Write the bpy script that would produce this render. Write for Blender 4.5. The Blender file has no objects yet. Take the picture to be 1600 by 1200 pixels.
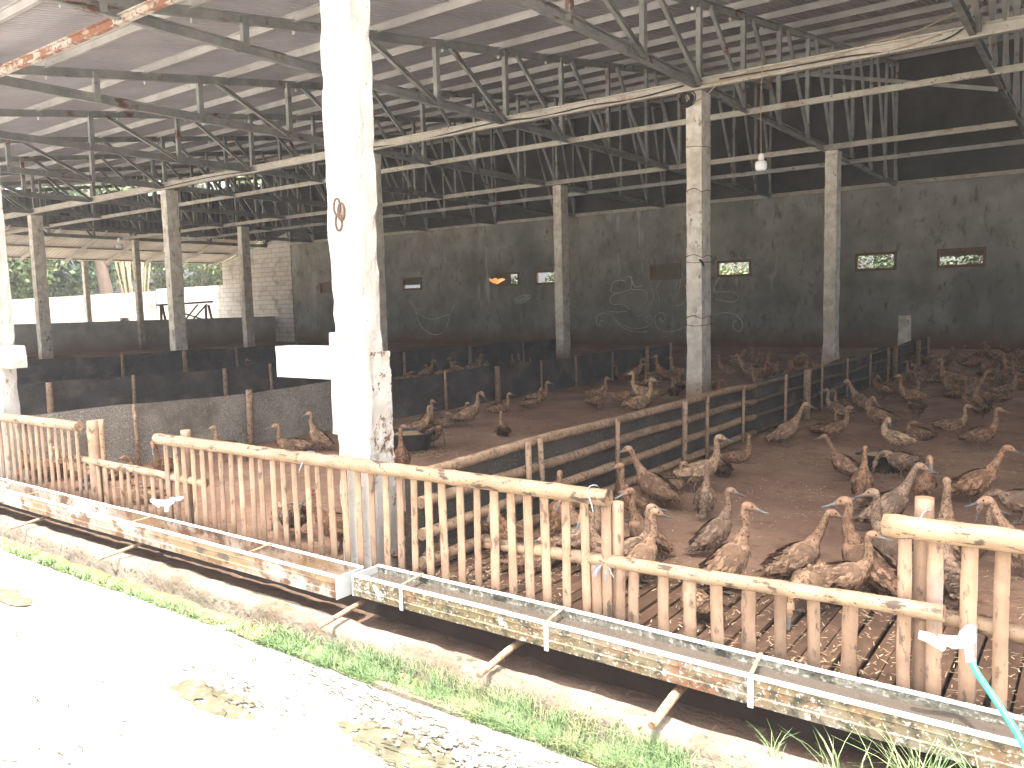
import bpy, bmesh, math, random
from mathutils import Vector, Matrix, noise
R = math.radians
rnd = random.Random(7)
SC = bpy.context.scene
COL = SC.collection

# ------------------------------------------------------------------ camera, sky, sun, exposure
cam_d = bpy.data.cameras.new("camera"); cam = bpy.data.objects.new("camera", cam_d); COL.objects.link(cam)
cam_d.sensor_fit = 'HORIZONTAL'; cam_d.sensor_width = 36.0; cam_d.lens = 36.0 * 1266.6 / 1600.0
cam_d.clip_end = 600.0; cam_d.clip_start = 0.02
CAM_Z = 1.6
yaw, pit, rol = R(36.287), R(5.567), R(1.401)
fw = Vector((-math.sin(yaw)*math.cos(pit), math.cos(yaw)*math.cos(pit), -math.sin(pit)))
rt = Vector((math.cos(yaw), math.sin(yaw), 0)); dn = fw.cross(rt)
r2 = rt*math.cos(rol) + dn*math.sin(rol); d2 = -rt*math.sin(rol) + dn*math.cos(rol)
cam.matrix_world = Matrix(((r2.x, -d2.x, -fw.x, 0), (r2.y, -d2.y, -fw.y, 0), (r2.z, -d2.z, -fw.z, CAM_Z), (0, 0, 0, 1)))
SC.camera = cam

SUN_DIR = Vector((0.08, -0.10, 0.99)).normalized()
sun_el = math.asin(SUN_DIR.z); sun_az = math.atan2(SUN_DIR.x, SUN_DIR.y)
W = bpy.data.worlds.new("World"); SC.world = W; W.use_nodes = True
nt = W.node_tree; nt.nodes.clear()
sky = nt.nodes.new('ShaderNodeTexSky'); sky.sky_type = 'NISHITA'; sky.sun_disc = False
sky.sun_elevation = sun_el; sky.sun_rotation = sun_az; sky.dust_density = 8.0; sky.air_density = 0.9; sky.ozone_density = 0.6
bg = nt.nodes.new('ShaderNodeBackground'); bg.inputs[1].default_value = 0.15
wo = nt.nodes.new('ShaderNodeOutputWorld')
hz = nt.nodes.new('ShaderNodeHueSaturation'); hz.inputs['Saturation'].default_value = 0.45   # milky tropical haze
nt.links.new(sky.outputs[0], hz.inputs['Color']); nt.links.new(hz.outputs[0], bg.inputs[0]); nt.links.new(bg.outputs[0], wo.inputs[0])
sl = bpy.data.lights.new("sun", 'SUN'); sl.energy = 2.0; sl.angle = R(0.5); sl.color = (1.0, 0.95, 0.87)
so = bpy.data.objects.new("sun", sl); COL.objects.link(so)
so.rotation_euler = SUN_DIR.to_track_quat('Z', 'Y').to_euler(); so.location = (0, -10, 30)
SC.view_settings.view_transform = 'Standard'; SC.view_settings.look = 'None'
SC.view_settings.exposure = 2.95; SC.view_settings.gamma = 1.0
cy = SC.cycles
cy.max_bounces = 10; cy.diffuse_bounces = 8; cy.glossy_bounces = 3; cy.transmission_bounces = 4
cy.caustics_reflective = False; cy.caustics_refractive = False
cy.use_denoising = True; cy.sample_clamp_indirect = 6.0

# ------------------------------------------------------------------ materials
def mat(name, ramp, scale=4.0, stretch=(1, 1, 1), rough=0.85, bump=0.0, bscale=None, metallic=0.0, layers=(), spec=0.3,
        objrand=0.0, island=0.0, detail=6.0, coords='Object', zband=None, trans=0.0):
    m = bpy.data.materials.new(name); m.use_nodes = True
    n = m.node_tree.nodes; l = m.node_tree.links
    b = n['Principled BSDF']; b.inputs['Roughness'].default_value = rough; b.inputs['Metallic'].default_value = metallic
    b.inputs['Specular IOR Level'].default_value = spec
    tc = n.new('ShaderNodeTexCoord'); oi = n.new('ShaderNodeObjectInfo')
    if coords == 'World':
        ge = n.new('ShaderNodeNewGeometry'); src = ge.outputs['Position']
    else:
        ad = n.new('ShaderNodeVectorMath'); ad.operation = 'ADD'
        ml = n.new('ShaderNodeVectorMath'); ml.operation = 'SCALE'; ml.inputs['Scale'].default_value = 37.0
        cb = n.new('ShaderNodeCombineXYZ')
        for i in range(3): l.new(oi.outputs['Random'], cb.inputs[i])
        l.new(cb.outputs[0], ml.inputs[0]); l.new(tc.outputs['Object'], ad.inputs[0]); l.new(ml.outputs[0], ad.inputs[1])
        src = ad.outputs[0]
    def noise_at(sc, st, off, det=detail, rg=0.6):
        mp = n.new('ShaderNodeMapping'); mp.inputs['Scale'].default_value = st; mp.inputs['Location'].default_value = (off, off*1.7, off*0.6)
        l.new(src, mp.inputs['Vector'])
        t = n.new('ShaderNodeTexNoise'); t.inputs['Scale'].default_value = sc; t.inputs['Detail'].default_value = det
        t.inputs['Roughness'].default_value = rg
        l.new(mp.outputs[0], t.inputs['Vector']); return t.outputs['Fac']
    def mixc(fac, a, bcol):
        x = n.new('ShaderNodeMix'); x.data_type = 'RGBA'
        if hasattr(fac, 'links'): l.new(fac, x.inputs['Factor'])
        else: x.inputs['Factor'].default_value = fac
        l.new(a, x.inputs[6])
        if isinstance(bcol, tuple): x.inputs[7].default_value = (*bcol, 1)
        else: l.new(bcol, x.inputs[7])
        return x.outputs[2]
    fac = noise_at(scale, stretch, 0.0)
    cr = n.new('ShaderNodeValToRGB'); cr.color_ramp.elements[0].position = ramp[0][0]; cr.color_ramp.elements[0].color = (*ramp[0][1], 1)
    cr.color_ramp.elements[1].position = ramp[-1][0]; cr.color_ramp.elements[1].color = (*ramp[-1][1], 1)
    for p, c in ramp[1:-1]:
        e = cr.color_ramp.elements.new(p); e.color = (*c, 1)
    l.new(fac, cr.inputs[0]); colr = cr.outputs[0]
    for i, (sc, st, lo, hi, c) in enumerate(layers):
        f2 = noise_at(sc, st, 11.3*(i+1))
        mr = n.new('ShaderNodeMapRange'); mr.inputs[1].default_value = lo; mr.inputs[2].default_value = hi
        l.new(f2, mr.inputs[0]); colr = mixc(mr.outputs[0], colr, c)
    if zband:
        z0, z1, c, amp = zband                        # splashed dirt that fades out with height, ragged edge
        ge2 = n.new('ShaderNodeNewGeometry'); sx = n.new('ShaderNodeSeparateXYZ'); l.new(ge2.outputs['Position'], sx.inputs[0])
        nz = noise_at(1.3, (1, 1, 1), 5.5)
        mm = n.new('ShaderNodeMath'); mm.operation = 'MULTIPLY_ADD'; mm.inputs[1].default_value = -amp; l.new(nz, mm.inputs[0]); l.new(sx.outputs[2], mm.inputs[2])
        mr = n.new('ShaderNodeMapRange'); mr.inputs[1].default_value = z1 - amp*0.5; mr.inputs[2].default_value = z0 - amp*0.5
        l.new(mm.outputs[0], mr.inputs[0]); colr = mixc(mr.outputs[0], colr, c)
    if objrand or island:
        hs = n.new('ShaderNodeHueSaturation')
        v = None
        for amt, out in ((objrand, oi.outputs['Random']), (island, None)):
            if not amt: continue
            if out is None:
                g3 = n.new('ShaderNodeNewGeometry'); out = g3.outputs['Random Per Island']
            mr = n.new('ShaderNodeMapRange'); mr.inputs[3].default_value = 1-amt; mr.inputs[4].default_value = 1+amt*(1.5 if amt > .45 else 1)
            l.new(out, mr.inputs[0])
            if v is None: v = mr.outputs[0]
            else:
                mm = n.new('ShaderNodeMath'); mm.operation = 'MULTIPLY'; l.new(v, mm.inputs[0]); l.new(mr.outputs[0], mm.inputs[1]); v = mm.outputs[0]
        l.new(v, hs.inputs['Value']); l.new(colr, hs.inputs['Color']); colr = hs.outputs[0]
    l.new(colr, b.inputs['Base Color'])
    if bump:
        bp = n.new('ShaderNodeBump'); bp.inputs['Strength'].default_value = bump; bp.inputs['Distance'].default_value = 0.02
        l.new(noise_at(bscale or scale*4, stretch, 3.1, 4.0), bp.inputs['Height']); l.new(bp.outputs[0], b.inputs['Normal'])
    if trans:
        b.inputs['Transmission Weight'].default_value = trans
    return m

WHT = (1, 1, 1)
M = {}
M['column'] = mat('whitewashed_concrete', [(.3, (0.403, 0.37, 0.302)), (.55, (0.627, 0.594, 0.515)), (.8, (0.739, 0.717, 0.65))], 5, rough=.92, bump=.35, bscale=30,
                  layers=[(9, (1, 1, .6), .60, .68, (0.224, 0.19, 0.146)), (30, (1, 1, .5), .66, .72, (0.134, 0.112, 0.0896)), (2.2, (1, 1, .4), .56, .75, (0.47, 0.403, 0.302))],
                  zband=(.0, .5, (0.28, 0.168, 0.101), .5), objrand=.06)
M['pale_column'] = mat('limewashed_concrete', [(.3, (0.418, 0.389, 0.338)), (.6, (0.533, 0.511, 0.468)), (.8, (0.576, 0.562, 0.526))], 4, rough=.95, bump=.5, bscale=24,
                  layers=[(14, (1, 1, .6), .63, .70, (0.302, 0.18, 0.101)), (38, (1, 1, .6), .66, .70, (0.115, 0.0792, 0.0576))])
M['aggregate'] = mat('broken_concrete', [(.3, (0.36, 0.297, 0.234)), (.55, (0.522, 0.477, 0.414)), (.8, (0.594, 0.567, 0.513))], 9, rough=.95, bump=.8, bscale=30,
                  layers=[(20, (1, 1, .7), .55, .62, (0.18, 0.099, 0.0585)), (45, (1, 1, .8), .58, .63, (0.063, 0.0405, 0.027))])
M['plaster'] = mat('bare_cement_plaster', [(.3, (0.166, 0.166, 0.143)), (.5, (0.245, 0.246, 0.212)), (.7, (0.325, 0.32, 0.277))], 1.1, rough=.95, bump=.25, bscale=14, coords='World',
                  layers=[(.35, (1, 1, .5), .5, .72, (0.144, 0.154, 0.132)), (.8, (1, 1, .4), .58, .8, (0.391, 0.387, 0.35)), (5, (1, 1, .5), .56, .70, (0.129, 0.125, 0.103)), (1.7, (1, 1, .18), .645, .76, (0.476, 0.476, 0.438))],
                  zband=(.1, .75, (0.144, 0.0865, 0.051), .5))
M['upper_wall'] = mat('dark_upper_wall', [(.3, (0.0517, 0.0494, 0.0437)), (.6, (0.0805, 0.077, 0.069)), (.8, (0.109, 0.103, 0.092))], 1.2, rough=.95, coords='World')  # darker than the plaster below the beam
M['low_plaster'] = mat('grey_cement_wall', [(.3, (0.364, 0.377, 0.351)), (.6, (0.509, 0.522, 0.485)), (.8, (0.631, 0.631, 0.593))], 1.6, rough=.95, bump=.2, bscale=12, coords='World',
                  zband=(.1, .9, (0.315, 0.243, 0.183), .5))
M['steel'] = mat('galvanised_steel', [(.35, (0.208, 0.213, 0.197)), (.6, (0.301, 0.301, 0.272)), (.75, (0.374, 0.369, 0.332))], 3, (1, 1, 1), rough=.6, metallic=.25, spec=.4,
                  layers=[(2.2, (1, 1, 1), .60, .66, (0.166, 0.0779, 0.0504)), (22, (1, 1, 1), .66, .7, (0.104, 0.0624, 0.0454))], objrand=.12)
M['rust_steel'] = mat('rusted_painted_steel', [(.35, (.42, .38, .31)), (.6, (.50, .46, .40)), (.75, (.34, .31, .27))], 3, (1, 1, 1), rough=.75, metallic=.1,
                  layers=[(3.2, (1, 1, 1), .46, .54, (.26, .12, .075)), (16, (1, 1, 1), .56, .64, (.17, .08, .05))])
M['beam'] = mat('cream_painted_steel', [(.35, (0.342, 0.315, 0.261)), (.6, (0.45, 0.423, 0.36)), (.75, (0.522, 0.495, 0.432))], 3, rough=.7, metallic=.05,
                  layers=[(18, (1, 1, 1), .60, .66, (0.108, 0.0765, 0.054)), (2.5, (1, 1, 1), .62, .72, (0.27, 0.18, 0.117))], objrand=.1)
M['purlin'] = mat('light_purlin_steel', [(.35, (0.337, 0.322, 0.291)), (.7, (0.46, 0.437, 0.399))], 2.5, rough=.6, metallic=.1, layers=[(14, (1, 1, 1), .66, .7, (0.153, 0.0918, 0.0613))], objrand=.06)
M['sheet'] = mat('weathered_roof_sheet', [(.3, (0.367, 0.352, 0.358)), (.6, (0.458, 0.446, 0.458)), (.8, (0.509, 0.504, 0.518))], .9, rough=.8, coords='World', bump=.1,
                  layers=[(4, (3, .4, 1), .55, .75, (0.509, 0.462, 0.452)), (12, (1, 1, 1), .68, .72, (0.611, 0.598, 0.595))])
M['lean_sheet'] = mat('bounce_lit_roof_sheet', [(.3, (0.396, 0.374, 0.363)), (.7, (0.572, 0.55, 0.528))], 1.2, rough=.7, coords='World')  # sun and bounce light on the underside put into a paler colour
M['cladding'] = mat('dark_gable_cladding', [(.3, (0.169, 0.169, 0.178)), (.7, (0.27, 0.27, 0.28))], 1.2, rough=.75, coords='World')
M['net'] = mat('black_shade_cloth', [(.3, (0.0439, 0.0405, 0.0371)), (.6, (0.0709, 0.0659, 0.0607)), (.8, (0.101, 0.0929, 0.0844))], 2.5, rough=.9, coords='World', bump=.6, bscale=5,
                  layers=[(2.0, (1, 1, 1.5), .50, .72, (0.144, 0.118, 0.0929)), (60, (1, 1, 1), .62, .72, (0.22, 0.194, 0.169))])
M['net_dusty'] = mat('dusty_grey_cloth', [(.3, (0.170, 0.149, 0.122)), (.6, (0.269, 0.237, 0.195)), (.8, (0.340, 0.302, 0.243))], 3, rough=.95, coords='World', bump=.6, bscale=6,
                  layers=[(70, (1, 1, 1), .50, .68, (0.484, 0.432, 0.357)), (1.6, (1, 1, 1), .52, .7, (0.152, 0.122, 0.091)), (45, (1, 1, 1), .6, .66, (0.090, 0.081, 0.068))])
M['net_mid'] = mat('dark_mottled_cloth', [(.3, (.040, .036, .031)), (.6, (.075, .068, .058)), (.8, (.105, .095, .08))], 3, rough=.95, coords='World', bump=.6, bscale=6,
                  layers=[(75, (1, 1, 1), .52, .68, (.17, .155, .13)), (1.6, (1, 1, 1), .52, .7, (.06, .05, .04))])
BT = [(.3, (.245, .15, .092)), (.55, (.34, .222, .143)), (.8, (.42, .292, .196))]
M['bamboo'] = mat('sun_bleached_bamboo', BT, 6, (1, 1, 1), rough=.6, bump=.18, bscale=40, objrand=.2, spec=.4, zband=(.02, .13, (0.114, 0.0829, 0.0442), .12),
                  layers=[(7, (1, 1, 1), .58, .72, (0.235, 0.151, 0.106)), (26, (1, 1, .4), .57, .66, (0.114, 0.0742, 0.0486)), (3, (1, 1, .5), .62, .75, (0.222, 0.197, 0.191))])
M['bamboo_pale'] = mat('cut_bamboo_rail', [(.3, (0.253, 0.163, 0.0915)), (.55, (0.34, 0.234, 0.145)), (.8, (0.386, 0.279, 0.184))], 5, rough=.55, bump=.2, bscale=35, objrand=.1, spec=.4,
                  layers=[(9, (.6, 1, 1), .47, .66, (0.213, 0.137, 0.0841)), (22, (.35, 1, 1), .565, .62, (0.0671, 0.0455, 0.0306)), (60, (1, 1, 1), .61, .66, (0.0789, 0.053, 0.0344))])
M['bamboo_old'] = mat('weathered_bamboo', [(.3, (.20, .13, .08)), (.55, (.30, .20, .125)), (.8, (.36, .26, .165))], 7, rough=.75, bump=.25, bscale=45, objrand=.15,
                  layers=[(30, (1, 1, 1), .52, .62, (.13, .08, .05)), (8, (1, 1, 1), .6, .72, (.40, .30, .2))])
M['bamboo_dark'] = mat('dark_bamboo', [(.3, (.085, .058, .038)), (.55, (.14, .095, .062)), (.8, (.19, .135, .09))], 7, rough=.85, bump=.25, bscale=45, objrand=.15)  # darker bamboo for the far divider rails
M['soil'] = mat('trodden_litter_floor', [(.3, (0.187, 0.105, 0.0634)), (.5, (0.285, 0.168, 0.106)), (.7, (0.369, 0.234, 0.153))], 1.3, rough=1.0, bump=.9, bscale=26, coords='World',
                  layers=[(.45, (1, 1, 1), .45, .7, (0.186, 0.103, 0.0674)), (6, (1, 1, 1), .55, .75, (0.151, 0.0782, 0.046)), (48, (.6, 1, 1), .66, .72, (0.588, 0.391, 0.229))])
M['slat_floor'] = mat('muddy_bamboo_slat', [(.3, (0.0859, 0.0455, 0.0268)), (.6, (0.128, 0.0726, 0.0428)), (.8, (0.166, 0.0994, 0.0619))], 5, (3, .6, 3), rough=.8, bump=.3, bscale=20, island=.2,
                  layers=[(4, (1, 1, 1), .5, .7, (0.0643, 0.0375, 0.0241))])
M['litter'] = mat('straw_and_husk', [(.3, (.36, .25, .15)), (.7, (.52, .39, .25))], 3, rough=.9, island=.45)
M['ditch'] = mat('wet_ditch_mud', [(.3, (0.078, 0.0484, 0.0328)), (.6, (0.121, 0.078, 0.0546)), (.8, (0.156, 0.109, 0.078))], 5, rough=.75, bump=.9, bscale=22, coords='World',
                  layers=[(30, (1, .4, 1), .62, .7, (0.234, 0.164, 0.109))])
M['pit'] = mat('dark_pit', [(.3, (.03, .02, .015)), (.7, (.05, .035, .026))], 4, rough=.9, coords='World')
M['kerb'] = mat('old_concrete_kerb', [(.3, (0.117, 0.09, 0.0648)), (.55, (0.18, 0.149, 0.113)), (.8, (0.234, 0.203, 0.162))], 3, rough=.95, bump=.9, bscale=24, coords='World',
                  layers=[(5, (.5, 1, 1), .52, .68, (0.104, 0.0738, 0.0495)), (22, (1, 1, 1), .57, .66, (0.0585, 0.054, 0.036)), (2.2, (.5, 1, 1), .54, .68, (0.0765, 0.0765, 0.045))])
M['paving'] = mat('sunlit_cracked_concrete', [(.3, (.24, .22, .185)), (.55, (.33, .31, .275)), (.8, (.40, .385, .35))], 1.2, rough=.95, bump=.7, bscale=10, coords='World',
                  layers=[(2.6, (1, 1.6, 1), .55, .72, (.19, .165, .115)), (11, (1, 1.5, 1), .60, .68, (.12, .11, .08)), (40, (1, 1, 1), .62, .68, (.11, .10, .075))])
M['yard'] = mat('bounce_light_yard', [(.3, (.52, .50, .47)), (.7, (.62, .60, .57))], .5, rough=1, coords='World')  # made paler than the paving to bounce light into the shed
M['ground'] = mat('dry_earth', [(.3, (.26, .21, .15)), (.7, (.36, .30, .22))], .4, rough=1, coords='World')
M['puddle'] = mat('muddy_puddle_water', [(.3, (.07, .066, .042)), (.7, (.12, .11, .075))], 7, rough=.15, coords='World', spec=.6, layers=[(22, (1, 1, 1), .55, .65, (.23, .21, .15))])
M['verge'] = mat('mossy_verge_soil', [(.3, (0.068, 0.068, 0.028)), (.55, (0.112, 0.116, 0.044)), (.8, (0.176, 0.16, 0.096))], 7, rough=1, bump=.8, bscale=40, coords='World', layers=[(30, (1, 1, 1), .56, .64, (0.272, 0.248, 0.2))])
M['crack'] = mat('dark_damp_crack', [(.3, (.035, .032, .022)), (.7, (.075, .066, .045))], 9, rough=.9, coords='World')
M['trough'] = mat('stained_white_sheet', [(.3, (0.145, 0.119, 0.0808)), (.5, (0.238, 0.212, 0.162)), (.72, (0.34, 0.319, 0.272))], 4, rough=.75, bump=.35, bscale=40, coords='World',
                  layers=[(3, (.6, 1, 1.4), .44, .60, (0.17, 0.132, 0.068)), (6, (.7, 1, 1), .52, .66, (0.221, 0.106, 0.0595)), (26, (.7, 1, .7), .50, .62, (0.0723, 0.0595, 0.0382)), (13, (.7, 1, .8), .56, .66, (0.051, 0.0493, 0.034)), (55, (1, 1, 1), .57, .63, (0.442, 0.416, 0.365)), (10, (1, 1, 1), .62, .66, (0.468, 0.451, 0.408))])
M['trough_clean'] = mat('newer_white_sheet', [(.3, (0.299, 0.264, 0.211)), (.6, (0.44, 0.414, 0.37)), (.8, (0.51, 0.493, 0.458))], 3, rough=.55, bump=.12, bscale=30, coords='World',
                  layers=[(2.0, (.35, 1, 1.8), .48, .62, (.24, .155, .085)), (9, (.6, 1, .7), .53, .62, (.13, .065, .035)), (9, (.5, 1, 1.0), .58, .66, (0.0792, 0.066, 0.0484)), (34, (.8, 1, .5), .58, .66, (0.15, 0.106, 0.0704))])
M['algae'] = mat('algae_crusted_sheet', [(.3, (.10, .095, .065)), (.55, (.25, .235, .175)), (.8, (.40, .38, .30))], 14, rough=.8, bump=.5, bscale=50, coords='World',
                  layers=[(40, (1, 1, 1), .52, .6, (.50, .47, .40)), (9, (1, 1, 1), .55, .62, (.06, .06, .045))])
M['galv'] = mat('bright_galvanised_sheet', [(.35, (.46, .48, .48)), (.7, (.58, .60, .60))], 8, rough=.45, metallic=.35)
M['white_rim'] = mat('white_trough_rim', [(.35, (0.558, 0.54, 0.504)), (.7, (0.72, 0.711, 0.684))], 5, rough=.5, layers=[(7, (.5, 1, 1), .62, .7, (0.324, 0.216, 0.135))], coords='World')
M['trough_water'] = mat('brown_trough_water', [(.3, (0.0455, 0.035, 0.028)), (.7, (0.0665, 0.0542, 0.0437))], 2, rough=.15, spec=.5, coords='World')
M['block'] = None
M['wood'] = mat('dark_brown_timber', [(.3, (.075, .042, .028)), (.7, (.125, .075, .05))], 6, rough=.8)
M['frame'] = mat('varnished_window_frame', [(.3, (.13, .075, .035)), (.7, (.19, .115, .058))], 6, rough=.6)
M['shutter'] = mat('brown_window_pane', [(.3, (.075, .055, .032)), (.7, (.105, .08, .05))], 3, rough=.35)
M['chalk'] = mat('chalk_line', [(.35, (.42, .41, .39)), (.65, (.62, .61, .58))], 9, rough=1)
M['plastic'] = mat('white_plastic', [(.3, (.74, .74, .74)), (.7, (.80, .80, .79))], 3, rough=.4)
M['bulb'] = mat('white_lamp_glass', [(.3, (.72, .74, .76)), (.7, (.80, .81, .82))], 3, rough=.3)
M['cable'] = mat('black_cable', [(.3, (.022, .02, .02)), (.7, (.04, .036, .033))], 5, rough=.6)
M['tan_cable'] = mat('dusty_tan_cable', [(.3, (.30, .22, .14)), (.7, (.42, .33, .22))], 8, rough=.7)
M['hose'] = mat('green_hose', [(.3, (.03, .27, .20)), (.7, (.06, .36, .27))], 60, rough=.45)
M['rope'] = mat('blue_grey_twine', [(.3, (.12, .14, .20)), (.7, (.40, .42, .46))], 30, rough=.8)
M['grey_rope'] = mat('grey_strap', [(.3, (.12, .125, .13)), (.7, (.27, .28, .29))], 12, rough=.8)
M['rust'] = mat('rusty_iron', [(.3, (.15, .07, .04)), (.7, (.26, .13, .08))], 12, rough=.9)
M['tub'] = mat('black_rubber_tub', [(.3, (.028, .026, .026)), (.7, (.06, .054, .05))], 6, rough=.75, layers=[(5, (1, 1, 1), .52, .7, (.13, .10, .075))])
M['feed'] = mat('grain_feed', [(.3, (.26, .17, .085)), (.5, (.38, .27, .14)), (.7, (.48, .36, .21))], 40, rough=.95, bump=1, bscale=70)
M['stone'] = mat('pale_rubble', [(.3, (.26, .24, .20)), (.7, (.38, .36, .32))], 8, rough=.95, bump=.5)
M['grass'] = mat('green_grass_blade', [(.3, (.095, .165, .062)), (.7, (.165, .24, .105))], 3, rough=.6, island=.44, coords='World', layers=[(2.5, (1, 1, 1), .52, .7, (.24, .23, .12))])
M['bark'] = mat('tree_bark', [(.3, (.16, .12, .09)), (.7, (.26, .20, .16))], 6, (1, 1, .3), rough=.95, bump=.6)
M['dry_bark'] = mat('dry_stalk', [(.3, (.34, .26, .16)), (.7, (.48, .38, .25))], 6, (1, 1, .3), rough=.9)
for i, (a, b_) in enumerate([((.11, .165, .075), (.20, .26, .12)), ((.085, .135, .075), (.15, .21, .115)), ((.15, .20, .085), (.26, .30, .13)), ((.025, .045, .012), (.055, .085, .024))]):  # last pair has shade put into the leaf colour, for shrubs behind windows
    M['leaf%d' % i] = mat('tree_leaf', [(.3, a), (.7, b_)], .8, rough=.6, island=.4)
M['butterfly'] = mat('orange_wing', [(.3, (.62, .22, .05)), (.7, (.75, .36, .10))], 30, rough=.7)
# ducks
DT = [((0.101, 0.056, 0.032), (0.199, 0.115, 0.068), (0.292, 0.182, 0.113)), ((0.128, 0.074, 0.044), (0.234, 0.143, 0.087), (0.340, 0.219, 0.139)),
      ((0.112, 0.059, 0.032), (0.215, 0.120, 0.068), (0.320, 0.188, 0.112)), ((0.112, 0.069, 0.045), (0.207, 0.135, 0.088), (0.306, 0.210, 0.142)),
      ((0.166, 0.101, 0.059), (0.288, 0.188, 0.113), (0.401, 0.275, 0.175))]
for i, (a, b_, c) in enumerate(DT):
    lo = tuple(.45*x+.55*y for x, y in zip(a, b_)); hi = tuple(.5*x+.5*y for x, y in zip(c, b_))
    M['duck%d' % i] = mat('mottled_duck_feathers', [(.34, lo), (.5, b_), (.66, hi)], 26, (1, 1, 1), rough=.9, island=.5, objrand=.16, bump=.5, bscale=110, spec=.2,
                          layers=[(95, (1, 1, 1), .60, .74, tuple(v*1.0 for v in a)), (70, (1, 1, 1), .60, .70, c), (6, (1, 1, 1), .52, .75, (b_[0]*.8, b_[1]*.74, b_[2]*.7))])
    M['head%d' % i] = None
M['bill'] = mat('slate_blue_bill', [(.3, (.105, .102, .097)), (.7, (.19, .19, .185))], 30, rough=.6, objrand=.25)
M['leg'] = mat('grey_brown_leg', [(.3, (.15, .10, .07)), (.7, (.24, .165, .12))], 30, rough=.7)
M['eye'] = mat('dark_eye', [(.3, (.008, .007, .006)), (.7, (.012, .01, .01))], 3, rough=.12, spec=.6)

# pale block wall, courses and joints
def block_mat(name, c1, c2, mortar):
    m = bpy.data.materials.new(name); m.use_nodes = True
    n = m.node_tree.nodes; l = m.node_tree.links; b = n['Principled BSDF']; b.inputs['Roughness'].default_value = .95
    tc = n.new('ShaderNodeNewGeometry'); sp = n.new('ShaderNodeSeparateXYZ'); l.new(tc.outputs['Position'], sp.inputs[0])
    ad = n.new('ShaderNodeMath'); ad.operation = 'ADD'; l.new(sp.outputs[0], ad.inputs[0]); l.new(sp.outputs[1], ad.inputs[1])
    cb = n.new('ShaderNodeCombineXYZ'); l.new(ad.outputs[0], cb.inputs[0]); l.new(sp.outputs[2], cb.inputs[1])
    br = n.new('ShaderNodeTexBrick'); br.inputs['Scale'].default_value = 1.0; br.inputs['Brick Width'].default_value = .62; br.inputs['Row Height'].default_value = .24
    br.inputs['Mortar Size'].default_value = .012; br.inputs['Color1'].default_value = (*c1, 1); br.inputs['Color2'].default_value = (*c2, 1); br.inputs['Mortar'].default_value = (*mortar, 1)
    l.new(cb.outputs[0], br.inputs['Vector'])
    nz = n.new('ShaderNodeTexNoise'); nz.inputs['Scale'].default_value = 1.6; nz.inputs['Detail'].default_value = 7; l.new(tc.outputs['Position'], nz.inputs['Vector'])
    mr = n.new('ShaderNodeMapRange'); mr.inputs[1].default_value = .52; mr.inputs[2].default_value = .72; l.new(nz.outputs['Fac'], mr.inputs[0])
    mx = n.new('ShaderNodeMix'); mx.data_type = 'RGBA'; l.new(mr.outputs[0], mx.inputs['Factor']); l.new(br.outputs['Color'], mx.inputs[6]); mx.inputs[7].default_value = (c1[0]*.55, c1[1]*.5, c1[2]*.4, 1)
    l.new(mx.outputs[2], b.inputs['Base Color'])
    bp = n.new('ShaderNodeBump'); bp.inputs['Strength'].default_value = .5; l.new(br.outputs['Fac'], bp.inputs['Height']); bp.invert = True; l.new(bp.outputs[0], b.inputs['Normal'])
    return m
M['block'] = block_mat('lightweight_block', (.50, .48, .44), (.58, .56, .52), (.26, .24, .21))

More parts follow.
